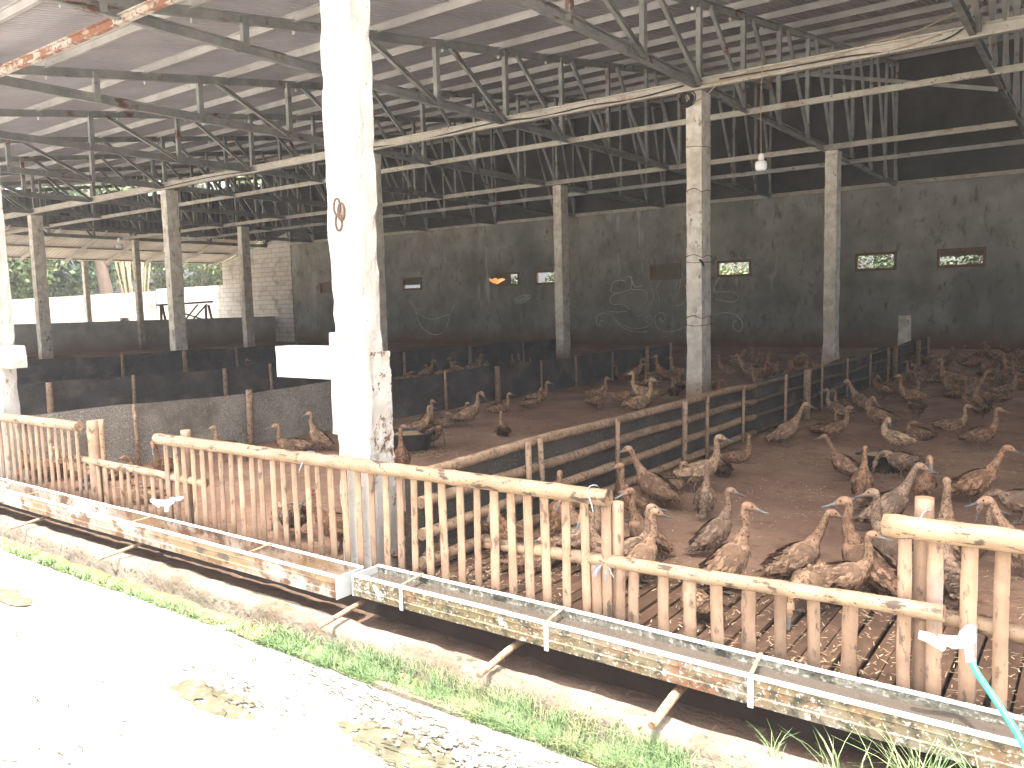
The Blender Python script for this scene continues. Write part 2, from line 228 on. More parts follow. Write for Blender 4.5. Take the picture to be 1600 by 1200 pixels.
# ------------------------------------------------------------------ object helpers
WL = {}
def tag(o, label=None, cat=None, group=None, kind=None):
    if label: o['label'] = label
    if cat: o['category'] = cat
    if group: o['group'] = group
    if kind: o['kind'] = kind
    return o
def thing(name, loc, label, cat, group=None, rz=0.0):
    o = bpy.data.objects.new(name, None); COL.objects.link(o); o.empty_display_size = .2
    o.location = loc; o.rotation_euler = (0, 0, rz); WL[o.name] = Vector(loc)
    return tag(o, label, cat, group)
class MB:
    def __init__(s): s.bm = bmesh.new()
    def quad(s, *pts):
        vs = [s.bm.verts.new(p) for p in pts]; return s.bm.faces.new(vs)
    def box(s, x0, x1, y0, y1, z0, z1):
        v = [s.bm.verts.new((x, y, z)) for z in (z0, z1) for x, y in ((x0, y0), (x1, y0), (x1, y1), (x0, y1))]
        for f in ((3, 2, 1, 0), (4, 5, 6, 7), (0, 1, 5, 4), (1, 2, 6, 5), (2, 3, 7, 6), (3, 0, 4, 7)): s.bm.faces.new([v[i] for i in f])
        return s
    def bar(s, p0, p1, w, h, up=(0, 0, 1)):
        p0, p1 = Vector(p0), Vector(p1); t = (p1-p0).normalized(); u = Vector(up)
        sd = t.cross(u)
        if sd.length < 1e-4: sd = t.cross(Vector((1, 0, 0)))
        sd.normalize(); u = sd.cross(t)
        v = [s.bm.verts.new(p + sd*(a*w/2) + u*(b*h/2)) for p in (p0, p1) for a, b in ((-1, -1), (1, -1), (1, 1), (-1, 1))]
        for f in ((3, 2, 1, 0), (4, 5, 6, 7), (0, 1, 5, 4), (1, 2, 6, 5), (2, 3, 7, 6), (3, 0, 4, 7)): s.bm.faces.new([v[i] for i in f])
        return s
    def channel(s, p0, p1, w, h, up, t=.004):
        # C section: web of height h (along up), two flanges of width w to the side, thickness t, small lips
        p0, p1 = Vector(p0), Vector(p1); ax = (p1-p0).normalized(); u = Vector(up); sd = ax.cross(u).normalized(); u = sd.cross(ax)
        lip = min(w, h)*.25
        prof = [(w, -h/2+lip), (w, -h/2), (0, -h/2), (0, h/2), (w, h/2), (w, h/2-lip)]
        inn = [(w-t, -h/2+lip), (w-t, -h/2+t), (t, -h/2+t), (t, h/2-t), (w-t, h/2-t), (w-t, h/2-lip)]
        loop = prof + inn[::-1]
        a = [s.bm.verts.new(p0 + sd*x + u*y) for x, y in loop]; b = [s.bm.verts.new(p1 + sd*x + u*y) for x, y in loop]
        k = len(loop)
        for i in range(k): s.bm.faces.new((a[i], a[(i+1) % k], b[(i+1) % k], b[i]))
        return s
    def tube(s, pts, rads, seg=10, cap=True, wob=0.0):
        pts = [Vector(p) for p in pts]; n = len(pts)
        if not hasattr(rads, '__len__'): rads = [rads]*n
        up = Vector((0, 0, 1)); rings = []
        t0 = (pts[1]-pts[0]).normalized()
        if abs(t0.z) > .9: up = Vector((1, 0, 0))
        sd = t0.cross(up).normalized()
        for i, p in enumerate(pts):
            t = (pts[min(i+1, n-1)]-pts[max(i-1, 0)])
            t = t.normalized() if t.length > 1e-9 else t0
            sd = (sd - t*sd.dot(t)).normalized(); u = sd.cross(t)
            rings.append([s.bm.verts.new(p + (sd*math.cos(a) + u*math.sin(a))*rads[i]*(1+wob*rnd.uniform(-1, 1))) for a in (2*math.pi*k/seg for k in range(seg))])
        for i in range(n-1):
            for k in range(seg):
                s.bm.faces.new((rings[i][k], rings[i][(k+1) % seg], rings[i+1][(k+1) % seg], rings[i+1][k])).smooth = True
        if cap:
            s.bm.faces.new(rings[0][::-1]); s.bm.faces.new(rings[-1])
        return s
    def lathe(s, c, prof, seg=20):
        rings = [[s.bm.verts.new((c[0]+r*math.cos(2*math.pi*k/seg), c[1]+r*math.sin(2*math.pi*k/seg), c[2]+z)) for k in range(seg)] for r, z in prof]
        for i in range(len(prof)-1):
            for k in range(seg):
                s.bm.faces.new((rings[i][k], rings[i][(k+1) % seg], rings[i+1][(k+1) % seg], rings[i+1][k])).smooth = True
        if prof[0][0] > 1e-4: s.bm.faces.new(rings[0][::-1])
        if prof[-1][0] > 1e-4: s.bm.faces.new(rings[-1])
        return s
    def build(s, name, m, parent=None, origin=None):
        o0 = Vector(origin) if origin is not None else (WL[parent.name] if parent else Vector((0, 0, 0)))
        bmesh.ops.translate(s.bm, verts=s.bm.verts, vec=-o0)
        bmesh.ops.recalc_face_normals(s.bm, faces=s.bm.faces)
        me = bpy.data.meshes.new(name); s.bm.to_mesh(me); s.bm.free()
        me.materials.append(m)
        o = bpy.data.objects.new(name, me); COL.objects.link(o)
        if parent: o.parent = parent
        else: o.location = o0
        WL[o.name] = o0
        return o
def catmull(P, k):
    P = [Vector(p) for p in P]; out = []
    for i in range(len(P)-1):
        a, b, c, d = P[max(i-1, 0)], P[i], P[i+1], P[min(i+2, len(P)-1)]
        for j in range(k):
            t = j/k; out.append(.5*((2*b)+(c-a)*t+(2*a-5*b+4*c-d)*t*t+(3*b-a-3*c+d)*t**3))
    out.append(P[-1]); return out
def structure(o): o['kind'] = 'structure'; return o
def copy_tree(o, parent=None):
    c = o.copy(); COL.objects.link(c)
    if parent: c.parent = parent
    for ch in list(o.children): copy_tree(ch, c)
    return c

# ------------------------------------------------------------------ ground, paving, ditch, kerb, pen floor
mb = MB(); mb.quad((-250, -200, -.30), (150, -200, -.30), (150, 250, -.30), (-250, 250, -.30)); structure(mb.build('ground', M['ground']))
def grid(x0, x1, nx, y0, y1, ny, fz):
    mb = MB(); V = [[mb.bm.verts.new((x0+(x1-x0)*i/nx, y0+(y1-y0)*j/ny, 0)) for j in range(ny+1)] for i in range(nx+1)]
    for r_ in V:
        for v in r_: v.co.z = fz(v.co.x, v.co.y)
    for i in range(nx):
        for j in range(ny): mb.bm.faces.new((V[i][j], V[i+1][j], V[i+1][j+1], V[i][j+1])).smooth = True
    return mb
nz = lambda x, y, s, o=0.0: noise.noise((x*s+o, y*s-o, o))
mb = grid(-14, 4, 180, -3, 2.76, 56, lambda x, y: -.262 + .012*nz(x, y, 1.3) + .006*nz(x, y, 6) - .028*max(0, 1-((x+2.4)/.55)**2-((y-2.36)/.16)**2) - .026*max(0, 1-((x+3.4)/.42)**2-((y-2.2)/.13)**2) - .03*max(0, 1-((x+5.9)/.4)**2-((y-2.24)/.16)**2))
structure(mb.build('pavement', M['paving']))
mb = MB(); mb.quad((-60, -25, -.285), (45, -25, -.285), (45, 3.2, -.285), (-60, 3.2, -.285)); structure(mb.build('yard_ground', M['yard']))  # yard beyond view, its pale colour throws light on roof and fence
mb = grid(-14, 4, 240, 2.96, 3.34, 10, lambda x, y: -.185 + .02*nz(x, y, 5) + .008*nz(x, y, 20)); structure(mb.build('ditch_bottom', M['ditch']))
def kz(x, y):
    t = (y-2.74)/.31; e = .02*nz(x, 0, 2.2)
    z = -.29 if t < .26 else (-.29+.165*((t-.26)/.12) if t < .38 else (-.125 if t < .74 else -.125-.08*((t-.74)/.26)**1.3))
    return z + .012*nz(x, y, 7) + .009*nz(x, y, 25) + .006*nz(x, y, 60) + e*.4
mb = grid(-14, 4, 260, 2.74, 3.05, 26, kz)
for v in mb.bm.verts: v.co.y += .018*nz(v.co.x, 3, 3.0)
structure(mb.build('kerb', M['kerb']))
mb = grid(-14, 4, 400, 2.685, 2.80, 6, lambda x, y: -.256 + .010*nz(x, y, 9) + .03*max(0, (y-2.75)/.05))
for v in mb.bm.verts: v.co.y += .028*nz(v.co.x, 8, 3.5) + .012*nz(v.co.x, 2, 14)
structure(mb.build('verge', M['verge']))
for c, a, b, nm in (((-2.35, 2.36), .52, .13, 1), ((-3.45, 2.16), .40, .10, 2), ((-5.9, 2.24), .30, .09, 3)):
    mb = MB(); st = .012; vc = {}
    def pv(i, j): 
        if (i, j) not in vc: vc[(i, j)] = mb.bm.verts.new((c[0]+i*st+.004*nz(i, j, .7, nm), c[1]+j*st, -.2705))
        return vc[(i, j)]
    for i in range(-int(a/st)-4, int(a/st)+5):
        for j in range(-int(b/st)-3, int(b/st)+4):
            q = (i*st/a)**2+(j*st/b)**2 + .9*noise.noise((i*st*5, j*st*13, nm)) + .5*noise.noise((i*st*16, j*st*30, nm+4))
            if q < .8: mb.bm.faces.new((pv(i, j), pv(i+1, j), pv(i+1, j+1), pv(i, j+1)))
    structure(mb.build('puddle', M['puddle']))
mb = MB()
for cx, cy_, n_, sx, sy in ((-2.75, 2.52, 60, .35, .06), (-2.15, 2.50, 70, .30, .05), (-3.4, 2.25, 50, .35, .06), (-3.05, 2.6, 26, .3, .03), (-2.3, 2.30, 40, .35, .06), (-5.0, 1.9, 14, .6, .12), (-7.6, 2.5, 10, .5, .05), (-4.0, 1.6, 12, .4, .12)):
    for q in range(n_):
        x, y = rnd.gauss(cx, sx), rnd.gauss(cy_, sy); a = rnd.uniform(-.5, .5)
        if y > 2.7: continue
        for k in range(rnd.randint(2, 6)):
            L = rnd.uniform(.012, .03); w = rnd.uniform(.002, .006); dx, dy = math.cos(a)*L, math.sin(a)*L*.6; z = -.262 + .012*nz(x, y, 1.3) + .006*nz(x, y, 6) + .0045
            mb.quad((x, y-w, z), (x+dx, y+dy-w*.7, z), (x+dx, y+dy+w*.7, z), (x, y+w, z)); x += dx*1.02; y += dy*1.02; a += rnd.uniform(-1.1, 1.1)
structure(mb.build('pavement_crack', M['crack']))
# pen floor: litter over the whole shed, ending at a slatted strip along the right-hand front
mb = grid(-35, 6, 120, 4.45, 26.9, 70, lambda x, y: -.004 + .014*nz(x, y, 1.1) + .006*nz(x, y, 5)); structure(mb.build('pen_floor', M['soil']))
mb = grid(-35, -3.3, 120, 3.30, 4.46, 6, lambda x, y: -.002 + .010*nz(x, y, 1.5)); structure(mb.build('pen_floor_front', M['soil']))
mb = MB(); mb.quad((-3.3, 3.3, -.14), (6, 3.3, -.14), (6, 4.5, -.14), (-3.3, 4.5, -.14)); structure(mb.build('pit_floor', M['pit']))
mb = MB(); x = -3.28
while x < 4.0:
    w = rnd.uniform(.055, .085); z = rnd.uniform(-.006, .004); s_ = rnd.uniform(-.012, .012)
    mb.bar((x+w/2, 3.29, -.012+z), (x+w/2+s_, 4.52+rnd.uniform(-.06, .04), -.010+z), w, .02); x += w + rnd.uniform(.010, .024)
structure(mb.build('slatted_floor', M['slat_floor']))
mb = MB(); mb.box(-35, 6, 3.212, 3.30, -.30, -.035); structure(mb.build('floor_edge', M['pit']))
# straw flecks and husks on the floor
mb = MB()
for i in range(12500):
    if i < 8000: y = 3.4 + 7*rnd.random()**1.5; x = rnd.uniform(-3.2, .8) + (y-3.4)*rnd.uniform(-.2, .15)
    elif i < 11400: y = rnd.uniform(3.4, 14); x = rnd.uniform(-8.2, -3.4)
    else: y = rnd.uniform(4, 20); x = rnd.uniform(-4, 1.5)
    if nz(x, y, .9, 3) < -.12 and rnd.random() < .8: continue
    a = rnd.uniform(0, 6.28); L = rnd.uniform(.005, .019)*(1.7 if rnd.random() < .08 else 1); w = rnd.uniform(.0014, .0042); z = .012+rnd.uniform(0, .008)
    dx, dy = math.cos(a), math.sin(a)
    mb.quad((x-dx*L-dy*w, y-dy*L+dx*w, z), (x-dx*L+dy*w, y-dy*L-dx*w, z), (x+dx*L+dy*w*.6, y+dy*L-dx*w*.6, z+.004), (x+dx*L-dy*w*.6, y+dy*L+dx*w*.6, z+.004))
tag(mb.build('litter', M['litter']), kind='stuff')
mb = MB()
for cx, cy_, n_, s1, s2 in ((-2.1, 8.1, 700, .22, .13), (-1.55, 7.8, 420, .3, .16), (-5.9, 6.4, 700, .32, .2), (-6.3, 6.3, 350, .35, .2)):
    for i in range(n_):
        x = rnd.gauss(cx, s1); y = rnd.gauss(cy_, s2); a = rnd.uniform(0, 6.28); L = rnd.uniform(.006, .016); w = L*.45; z = .016+.03*max(0, 1-math.hypot((x-cx)/s1, (y-cy_)/s2)/1.5)*rnd.random()
        dx, dy = math.cos(a), math.sin(a)
        mb.quad((x-dx*L, y-dy*L, z), (x-dy*w, y+dx*w, z+.004), (x+dx*L, y+dy*L, z), (x+dy*w, y-dx*w, z+.003))
tag(mb.build('spilled_feed_crumbs', M['feed']), kind='stuff')

# ------------------------------------------------------------------ concrete columns
def rough_column(x0, x1, y0, y1, z0, z1, amp=.006, nzs=34, chips=10, flare=0.0):
    mb = MB(); rings = []
    n_ = 4
    base = []
    for i in range(n_): base.append((x0+(x1-x0)*i/n_, y0))
    for i in range(n_): base.append((x1, y0+(y1-y0)*i/n_))
    for i in range(n_): base.append((x1-(x1-x0)*i/n_, y1))
    for i in range(n_): base.append((x0, y1-(y1-y0)*i/n_))
    cx, cy_ = (x0+x1)/2, (y0+y1)/2
    for j in range(nzs+1):
        z = z0+(z1-z0)*j/nzs; ring = []
        for i, (x, y) in enumerate(base):
            d = Vector((x-cx, y-cy_)); corner = i % n_ == 0
            a = amp*noise.noise((x*9, y*9, z*4+x0))*1.3 + (amp*2.2*min(0, noise.noise((x*7+3, y*7, z*11))) if corner else 0)
            k = 1 + a/max(d.length, .01) + (flare*max(0, 1-(z-z0)/.5) if flare else 0)
            ring.append(mb.bm.verts.new((cx+d.x*k, cy_+d.y*k, z)))
        rings.append(ring)
    k = len(base)
    for j in range(nzs):
        for i in range(k): mb.bm.faces.new((rings[j][i], rings[j][(i+1) % k], rings[j+1][(i+1) % k], rings[j+1][i]))
    mb.bm.faces.new(rings[0][::-1]); mb.bm.faces.new(rings[-1])
    return mb
cols = [(-5.36, 12.3, 'concrete column wound with wires, right in the middle of the ducks'), (-12.75, 12.3, 'concrete column almost hidden behind the sunlit front pillar'),
        (-20.4, 12.3, 'broad whitewashed column in front of the wooden trestle'), (-28.2, 12.3, 'whitewashed column at the left, standing in front of the low grey wall'),
        (-5.1, 19.2, 'slim cream column with a rough thick base against the dim back wall'), (-12.4, 19.2, 'slim whitewashed column beside the chalk drawings on the wall'),
        (-27.1, 19.4, 'whitewashed column in front of the pale block wall'), (-34.8, 19.4, 'grey column at the open end, left of the trestle'), (-39.0, 19.2, 'thin dark post carrying the lean-to roof at the far left')]
for x, y, lab in cols:
    far = x < -33
    t = thing('concrete_column', (x, y, 0), lab, 'column', 'columns under the shed roof')
    w, d = (.13, .18) if not far else (.11, .11)
    top = 4.86 if x > -38 else 4.15
    rough_column(x-w, x+w, y, y+2*d, -.05, top, .008, flare=.10 if (x, y) == (-5.36, 12.3) else (.28 if (x, y) == (-5.1, 19.2) else 0)).build('shaft', M['column'], t)
    if x == -5.36:
        for z, tl in ((3.32, .05), (2.30, .03), (2.22, -.02), (1.32, .04), (1.22, -.03), (4.02, .0)):
            c = [(x-w-.012, y-.012, z), (x, y-.016, z+tl), (x+w+.012, y-.012, z-.02), (x+w+.014, y+d, z+tl*.6), (x+w+.012, y+2*d+.012, z), (x-w-.012, y+2*d+.012, z+.02), (x-w-.012, y-.012, z)]
            MB().tube(catmull(c, 4), .006, 6).build('wire', M['rust'], t)
t = thing('front_pillar', (-3.66, 3.36, 0), 'rough sunlit front pillar with a broken beam stub sticking out to its left', 'pillar', 'front pillars')
mb = rough_column(-3.80, -3.54, 3.35, 3.50, -.05, 4.80, .014, 60)
for v in mb.bm.verts:
    k = max(0, min(1, (1.45-v.co.z)/.5))
    if v.co.y > 3.42: v.co.y += .06*k
    if v.co.x > -3.6: v.co.x += .015*k
mb.build('shaft', M['pale_column'], t)
rough_column(-3.805, -3.49, 3.315, 3.356, .84, 1.46, .004, 12).build('mortar_patch', M['pale_column'], t)
mb = rough_column(-4.38, -3.79, 3.355, 3.48, 1.17, 1.37, .016, 6); mb.build('beam_stub', M['pale_column'], t)
mb = grid(3.375, 3.555, 14, .30, 1.34, 70, lambda x, y: 0)
for v in mb.bm.verts:
    yy, zz = v.co.x, v.co.y; a = noise.noise((yy*22, zz*16, 3)); v.co = Vector((-3.528 + .010*a + .008*noise.noise((yy*60, zz*50, 1)), yy, zz))
    if zz > 1.2: v.co.x -= .02*max(0, noise.noise((yy*14, zz*9, 7))+.2)
mb.build('exposed_aggregate', M['aggregate'], t)
for dx, dz in ((0, 0), (.035, -.03), (.01, -.09)):
    c = [(-3.69+dx+.028*math.cos(a), 3.325, 2.2+dz+.05*math.sin(a)) for a in (2*math.pi*k/14 for k in range(14))]
    MB().tube(c + c[:1], .007, 6).build('iron_loop', M['wood'], t)
t = thing('front_pillar', (-8.68, 3.36, 0), 'rough sunlit pillar cut by the left edge, with a cracked stub on its right', 'pillar', 'front pillars')
mb = rough_column(-8.82, -8.54, 3.35, 3.50, -.05, 4.80, .012, 50); mb.build('shaft', M['pale_column'], t)
rough_column(-8.55, -8.27, 3.355, 3.48, 1.12, 1.33, .018, 6).build('beam_stub', M['pale_column'], t)
t = thing('stub_post', (-3.95, 21.4, 0), 'short whitewashed stub post at the far end of the bamboo divider', 'post')
rough_column(-4.05, -3.80, 21.3, 21.5, 0, 1.12, .01, 8).build('shaft', M['column'], t)

# ------------------------------------------------------------------ back wall with windows and chalk drawings
YB = 26.9
wins = [(-31.3, -30.45, 1), (-25.7, -24.6, 2), (-20.4, -19.27, 3), (-18.42, -17.35, 0), (-13.4, -12.24, 1), (-10.85, -9.70, 0), (-6.36, -5.21, 0), (-4.08, -2.86, 4), (1.0, 2.2, 0)]
t = thing('back_wall', (-15, YB, 0), 'long grey cement wall with small high windows and chalk scrawls at the back of the pens', 'wall')
mb = MB(); zt = 4.95
xs = -33.4
mb2 = []
for a, b, k in wins:
    mb.box(xs, a, YB, YB+.16, -.05, zt); mb.box(a, b, YB, YB+.16, -.05, 2.40); mb.box(a, b, YB, YB+.16, 2.90, zt); xs = b
mb.box(xs, 6, YB, YB+.16, -.05, zt)
wall = mb.build('wall', M['plaster'], t)
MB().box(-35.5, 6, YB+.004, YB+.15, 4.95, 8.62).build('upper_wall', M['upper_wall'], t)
for a, b, k in wins:
    mb = MB(); f = .055
    mb.box(a-.02, b+.02, YB-.035, YB+.06, 2.90-f, 2.90+.03); mb.box(a-.02, b+.02, YB-.035, YB+.06, 2.37, 2.40+f)
    mb.box(a-.02, a+f, YB-.034, YB+.059, 2.40+f, 2.90-f); mb.box(b-f, b+.02, YB-.034, YB+.059, 2.40+f, 2.90-f)
    w_ = mb.build('window', M['frame'], t)
    if k in (1, 2, 3, 4):
        z0, x0, x1 = {1: (2.455, a+f, b-f), 2: (2.60, a+f, b-f), 3: (2.455, a+f, a+.72), 4: (2.70, a+f, b-f)}[k]
        MB().box(x0, x1, YB+.02, YB+.035, z0, 2.845).build('pane', M['shutter'], w_)
CURVES = [[(-14.42, 2.35), (-14.61, 2.42), (-14.94, 2.35), (-15.0, 2.2), (-15.04, 2.02), (-14.85, 1.97)], [(-14.35, 2.57), (-14.19, 2.48), (-14.17, 2.2), (-14.29, 2.04), (-14.95, 1.89), (-15.09, 1.68), (-14.95, 1.53), (-14.62, 1.53), (-14.39, 1.46), (-14.23, 1.33)], [(-14.19, 2.52), (-14.1, 2.24), (-13.96, 2.15), (-13.69, 2.2)], [(-14.19, 2.12), (-14.1, 2.05), (-13.74, 2.04), (-13.56, 1.89), (-13.56, 1.65), (-13.7, 1.45)], [(-13.33, 2.35), (-13.38, 2.09), (-13.29, 1.89), (-13.31, 1.6), (-13.52, 1.28), (-13.79, 1.1), (-14.02, 1.11)], [(-12.98, 2.38), (-13.13, 2.16), (-13.13, 1.92), (-13.05, 1.68), (-13.08, 1.44)], [(-12.35, 2.33), (-12.41, 1.94), (-12.5, 1.58)], [(-12.22, 2.37), (-12.28, 2.05), (-12.37, 1.78), (-12.39, 1.54)], [(-12.05, 2.16), (-12.01, 1.85), (-12.07, 1.58), (-12.24, 1.46), (-12.42, 1.44)], [(-10.79, 2.37), (-10.93, 2.17), (-10.97, 1.9), (-10.71, 1.87), (-10.31, 1.86), (-10.15, 1.72), (-10.21, 1.55), (-10.43, 1.52), (-10.95, 1.63)], [(-10.97, 1.09), (-10.59, 1.16), (-10.23, 1.08), (-10.0, 0.85), (-9.99, 0.62), (-10.11, 0.51), (-10.27, 0.62), (-10.31, 0.81), (-10.19, 0.89)], [(-15.4, 0.68), (-15.67, 0.81), (-15.64, 1.1), (-15.34, 1.21), (-15.05, 1.1), (-14.63, 0.8), (-14.17, 0.63), (-13.71, 0.65), (-13.39, 0.79), (-13.34, 1.0), (-13.48, 1.1), (-13.61, 0.96), (-13.48, 0.81)], [(-14.96, 0.97), (-14.49, 0.63), (-14.07, 0.51), (-13.53, 0.51)], [(-15.35, 0.93), (-15.53, 0.89), (-15.52, 0.72)], [(-13.07, 0.99), (-12.94, 0.87), (-12.81, 1.03), (-12.94, 1.19), (-13.16, 1.12), (-13.25, 0.91), (-13.08, 0.59), (-12.59, 0.51), (-12.03, 0.67)], [(-15.2, 1.31), (-14.81, 1.25), (-14.34, 1.27)], [(-25.01, 1.41), (-24.4, 1.14), (-23.84, 1.08), (-22.98, 1.29)], [(-25.01, 1.41), (-24.69, 0.75), (-23.95, 0.38), (-23.3, 0.6), (-22.98, 1.29)], [(-25.33, 1.9), (-24.89, 1.46)], [(-22.98, 1.29), (-22.71, 1.67)], [(-19.57, 1.77), (-19.24, 1.94), (-18.8, 1.98), (-18.77, 1.85), (-19.15, 1.68), (-19.51, 1.69)], [(-19.44, 1.76), (-18.86, 1.93)], [(-19.38, 1.71), (-18.8, 1.85)]]
mb = MB()
for c in CURVES:
    pts = catmull([(x, YB-.004, z) for x, z in c], 6)
    mb.tube([(p.x+rnd.uniform(-.006, .006), YB-.003, p.z+rnd.uniform(-.006, .006)) for p in pts], [rnd.uniform(.010, .024) for _ in pts], 6)
mb.build('chalk_drawing', M['chalk'], t)
tag(MB().box(3.6, 3.75, 5.4, 26.88, -.1, 5.1).build('added_end_wall', M['plaster'], origin=(3.7, 16, 0)), 'unseen cement end wall added to keep sky light out of the right side', 'wall')  # out of view, added to shut out sky light from the right
# ring beam on the wall
def beam_obj(name, x0, x1, y, z, w, h, m, label, grp='beams along the column rows'):
    t = thing(name, ((x0+x1)/2, y, z), label, 'beam', grp)
    MB().channel((x0, y, z), (x1, y, z), w, h, (0, 0, 1)).build('channel', m, t); return t
beam_obj('eave_beam', -35.3, 4, 5.06, 4.86, .06, .11, M['rust_steel'], 'rust-streaked steel beam crossing the top left corner under the roof')
b1 = beam_obj('row_beam', -35.3, 4, 12.26, 4.93, .10, .16, M['beam'], 'cream steel beam running over the nearest row of inner columns, cable along it')
beam_obj('row_beam', -35.3, 4, 19.22, 4.93, .08, .11, M['beam'], 'cream steel beam over the second row of inner columns')
beam_obj('row_beam', -33.4, 4, 26.78, 4.93, .09, .11, M['beam'], 'dim pale beam along the top of the back wall plaster')
beam_obj('tie_beam', -35.3, 4, 14.45, 4.90, .06, .10, M['beam'], 'brownish tie beam between the first and second column rows')
beam_obj('tie_beam', -35.3, 4, 21.45, 4.90, .06, .10, M['steel'], 'dim tie beam between the second column row and the back wall')

# ------------------------------------------------------------------ trusses
def roof_z(y): return 4.34 + .154*y
TY = [3.35, 4.86, 6.70, 8.50, 10.40, 12.30, 14.2, 16.1, 17.95, 19.8, 21.7, 23.6, 25.4, 26.8]
t0 = thing('roof_truss', (-5.3, 3.3, 4.8), 'one of the parallel grey steel trusses carrying the sloping corrugated roof', 'roof truss', 'parallel roof trusses')
X = -5.3
MB().channel((X, 3.35, 4.94), (X, 26.85, 4.94), .07, .14, (0, 0, 1)).build('bottom_chord', M['steel'], t0)
MB().channel((X, 2.9, roof_z(2.9)-.06), (X, 26.85, roof_z(26.85)-.06), .06, .13, (0, 0, 1)).build('top_chord', M['steel'], t0)
for i, y in enumerate(TY[1:]):
    MB().channel((X+.072, y, 4.90), (X+.072, y, roof_z(y)-.03), .075, .09, (0, 1, 0)).build('post', M['steel'], t0)
for i in range(3, len(TY)-1):
    ya, yb = TY[i], TY[i+1]
    MB().channel((X+.074, ya+.28, roof_z(ya)-.06), (X+.074, yb-.12, 4.93), .06, .075, (0, 1, .3)).build('diagonal', M['steel'], t0)
for k in range(-2, 9):
    if k == 0: continue
    c = copy_tree(t0); c.location.x = -5.3-3.75*k
# longitudinal light bracing near the far right
br = thing('roof_brace', (-3, 18, 5.5), 'thin diagonal roof brace at the upper right between two trusses', 'brace')
MB().bar((-5.2, 17.9, 6.25), (-1.6, 16.2, 5.0), .05, .07).build('bar', M['steel'], br)

# ------------------------------------------------------------------ roof
roof = thing('shed_roof', (-15, 12, 6), 'big sloping corrugated roof over the pens on light steel purlins', 'roof')
mb = MB(); pitch = .10; n_ = int((4.5+35.6)/pitch)
prof = []
for i in range(n_):
    for fx, fz in ((0, 0), (.30, 0), (.42, .024), (.88, .024)): prof.append((-35.6+pitch*(i+fx), fz))
ys = [2.77, 10.0, 18.0, 27.1]
rows = [[mb.bm.verts.new((x, y, roof_z(y)+.10+z)) for x, z in prof] for y in ys]
for j in range(len(ys)-1):
    for i in range(len(prof)-1): mb.bm.faces.new((rows[j][i], rows[j][i+1], rows[j+1][i+1], rows[j+1][i]))
mb.build('corrugated_sheet', M['sheet'], roof)
y = 2.9
while y < 26.9:
    z = roof_z(y)+.042
    MB().channel((-35.5, y, z), (4.4, y, z), .06, .115, (0, -.15, 1)).build('purlin', M['purlin'], roof)
    y += 1.55
# cleats where purlins meet the trusses
mb = MB()
for k in range(-1, 9):
    y = 2.9
    while y < 26.9:
        x = -5.3-3.75*k; mb.box(x-.055, x-.005, y-.012, y-.004, roof_z(y)-.17, roof_z(y)+.06); y += 1.55
mb.build('purlin_cleat', M['purlin'], roof)
# gable cladding at the far left end, short of the roof so daylight shows above it
t = thing('gable_cladding', (-35.4, 15, 5), 'dark gable cladding at the far end above the lean-to roof', 'cladding')
mb = MB(); i = 0; prev = None
y = 3.4
while y < 26.9:
    gap = .16 if y < 17 else .42 + .16*math.sin(y*1.9)
    for fy, fx in ((0, 0), (.06, .03), (.14, .03), (.2, 0)):
        yy = y+fy; a = mb.bm.verts.new((-35.45-fx, yy, 5.2)); b = mb.bm.verts.new((-35.45-fx, yy, roof_z(yy)-gap))
        if prev: mb.bm.faces.new((prev[0], a, b, prev[1]))
        prev = (a, b)
    y += .25
mb.build('sheet', M['cladding'], t)
# lean-to roof outside the gable
t = thing('lean_to_roof', (-37.3, 15, 4.8), 'corrugated lean-to roof coloured pale for bounced light, with rafters above the open far left side', 'roof')
mb = MB(); prev = None; y = 2.0
lz = lambda x: 5.30 + (x+35.3)*.272
while y < 27.0:
    for fy, fz in ((0, 0), (.05, .025), (.10, .025), (.15, 0)):
        a = mb.bm.verts.new((-35.3, y+fy, lz(-35.3)+.07+fz)); b = mb.bm.verts.new((-39.6, y+fy, lz(-39.6)+.07+fz))
        if prev: mb.bm.faces.new((prev[0], a, b, prev[1]))
        prev = (a, b)
    y += .18
mb.build('corrugated_sheet', M['lean_sheet'], t)
y = 3.0
while y < 27:
    MB().bar((-35.35, y, lz(-35.35)-.06), (-39.4, y, lz(-39.4)-.06), .07, .12).build('rafter', M['purlin'], t); y += 1.95
for x in (-36.4, -37.8, -39.3):
    MB().bar((x, 2.0, lz(x)+.035), (x, 26.9, lz(x)+.035), .05, .06).build('purlin', M['steel'], t)

# ------------------------------------------------------------------ low wall, block walls
t = thing('low_wall', (-35.0, 14, 0), 'low grey cement wall closing the far left end of the shed', 'wall')
MB().box(-35.1, -34.93, 3.5, 26.88, -.05, 1.32).build('wall', M['low_plaster'], t)
mb = MB(); mb.box(-33.42, -39.25, YB-.03, YB+.13, -.3, 4.2)
for v in mb.bm.verts:
    if v.co.z > 1: v.co.z = 5.55 if v.co.x > -36 else 4.22
tag(mb.build('block_wall', M['block'], origin=(-36.3, YB, 0)), 'pale block wall with a sloping top joining the grey back wall', 'wall')
mb = MB(); mb.box(-46, -39.27, YB-.02, YB+.12, -.3, 3.07); tag(mb.build('garden_wall', M['block'], origin=(-42, YB, 0)), 'lower pale block wall stretching left beyond the sloping one', 'wall')
mb = MB()
V = [(-46.2, -10, 1.75), (-46.2, YB-.03, 2.95)]
mb.box(-46.2, -46.05, -10, YB-.03, -.3, 2.0)
for v in mb.bm.verts:
    if v.co.z > 1: v.co.z = 2.35+.6*(v.co.y-16)/11
tag(mb.build('boundary_wall', M['block'], origin=(-46, 10, 0)), 'sunlit block boundary wall below the trees at the far left', 'wall')
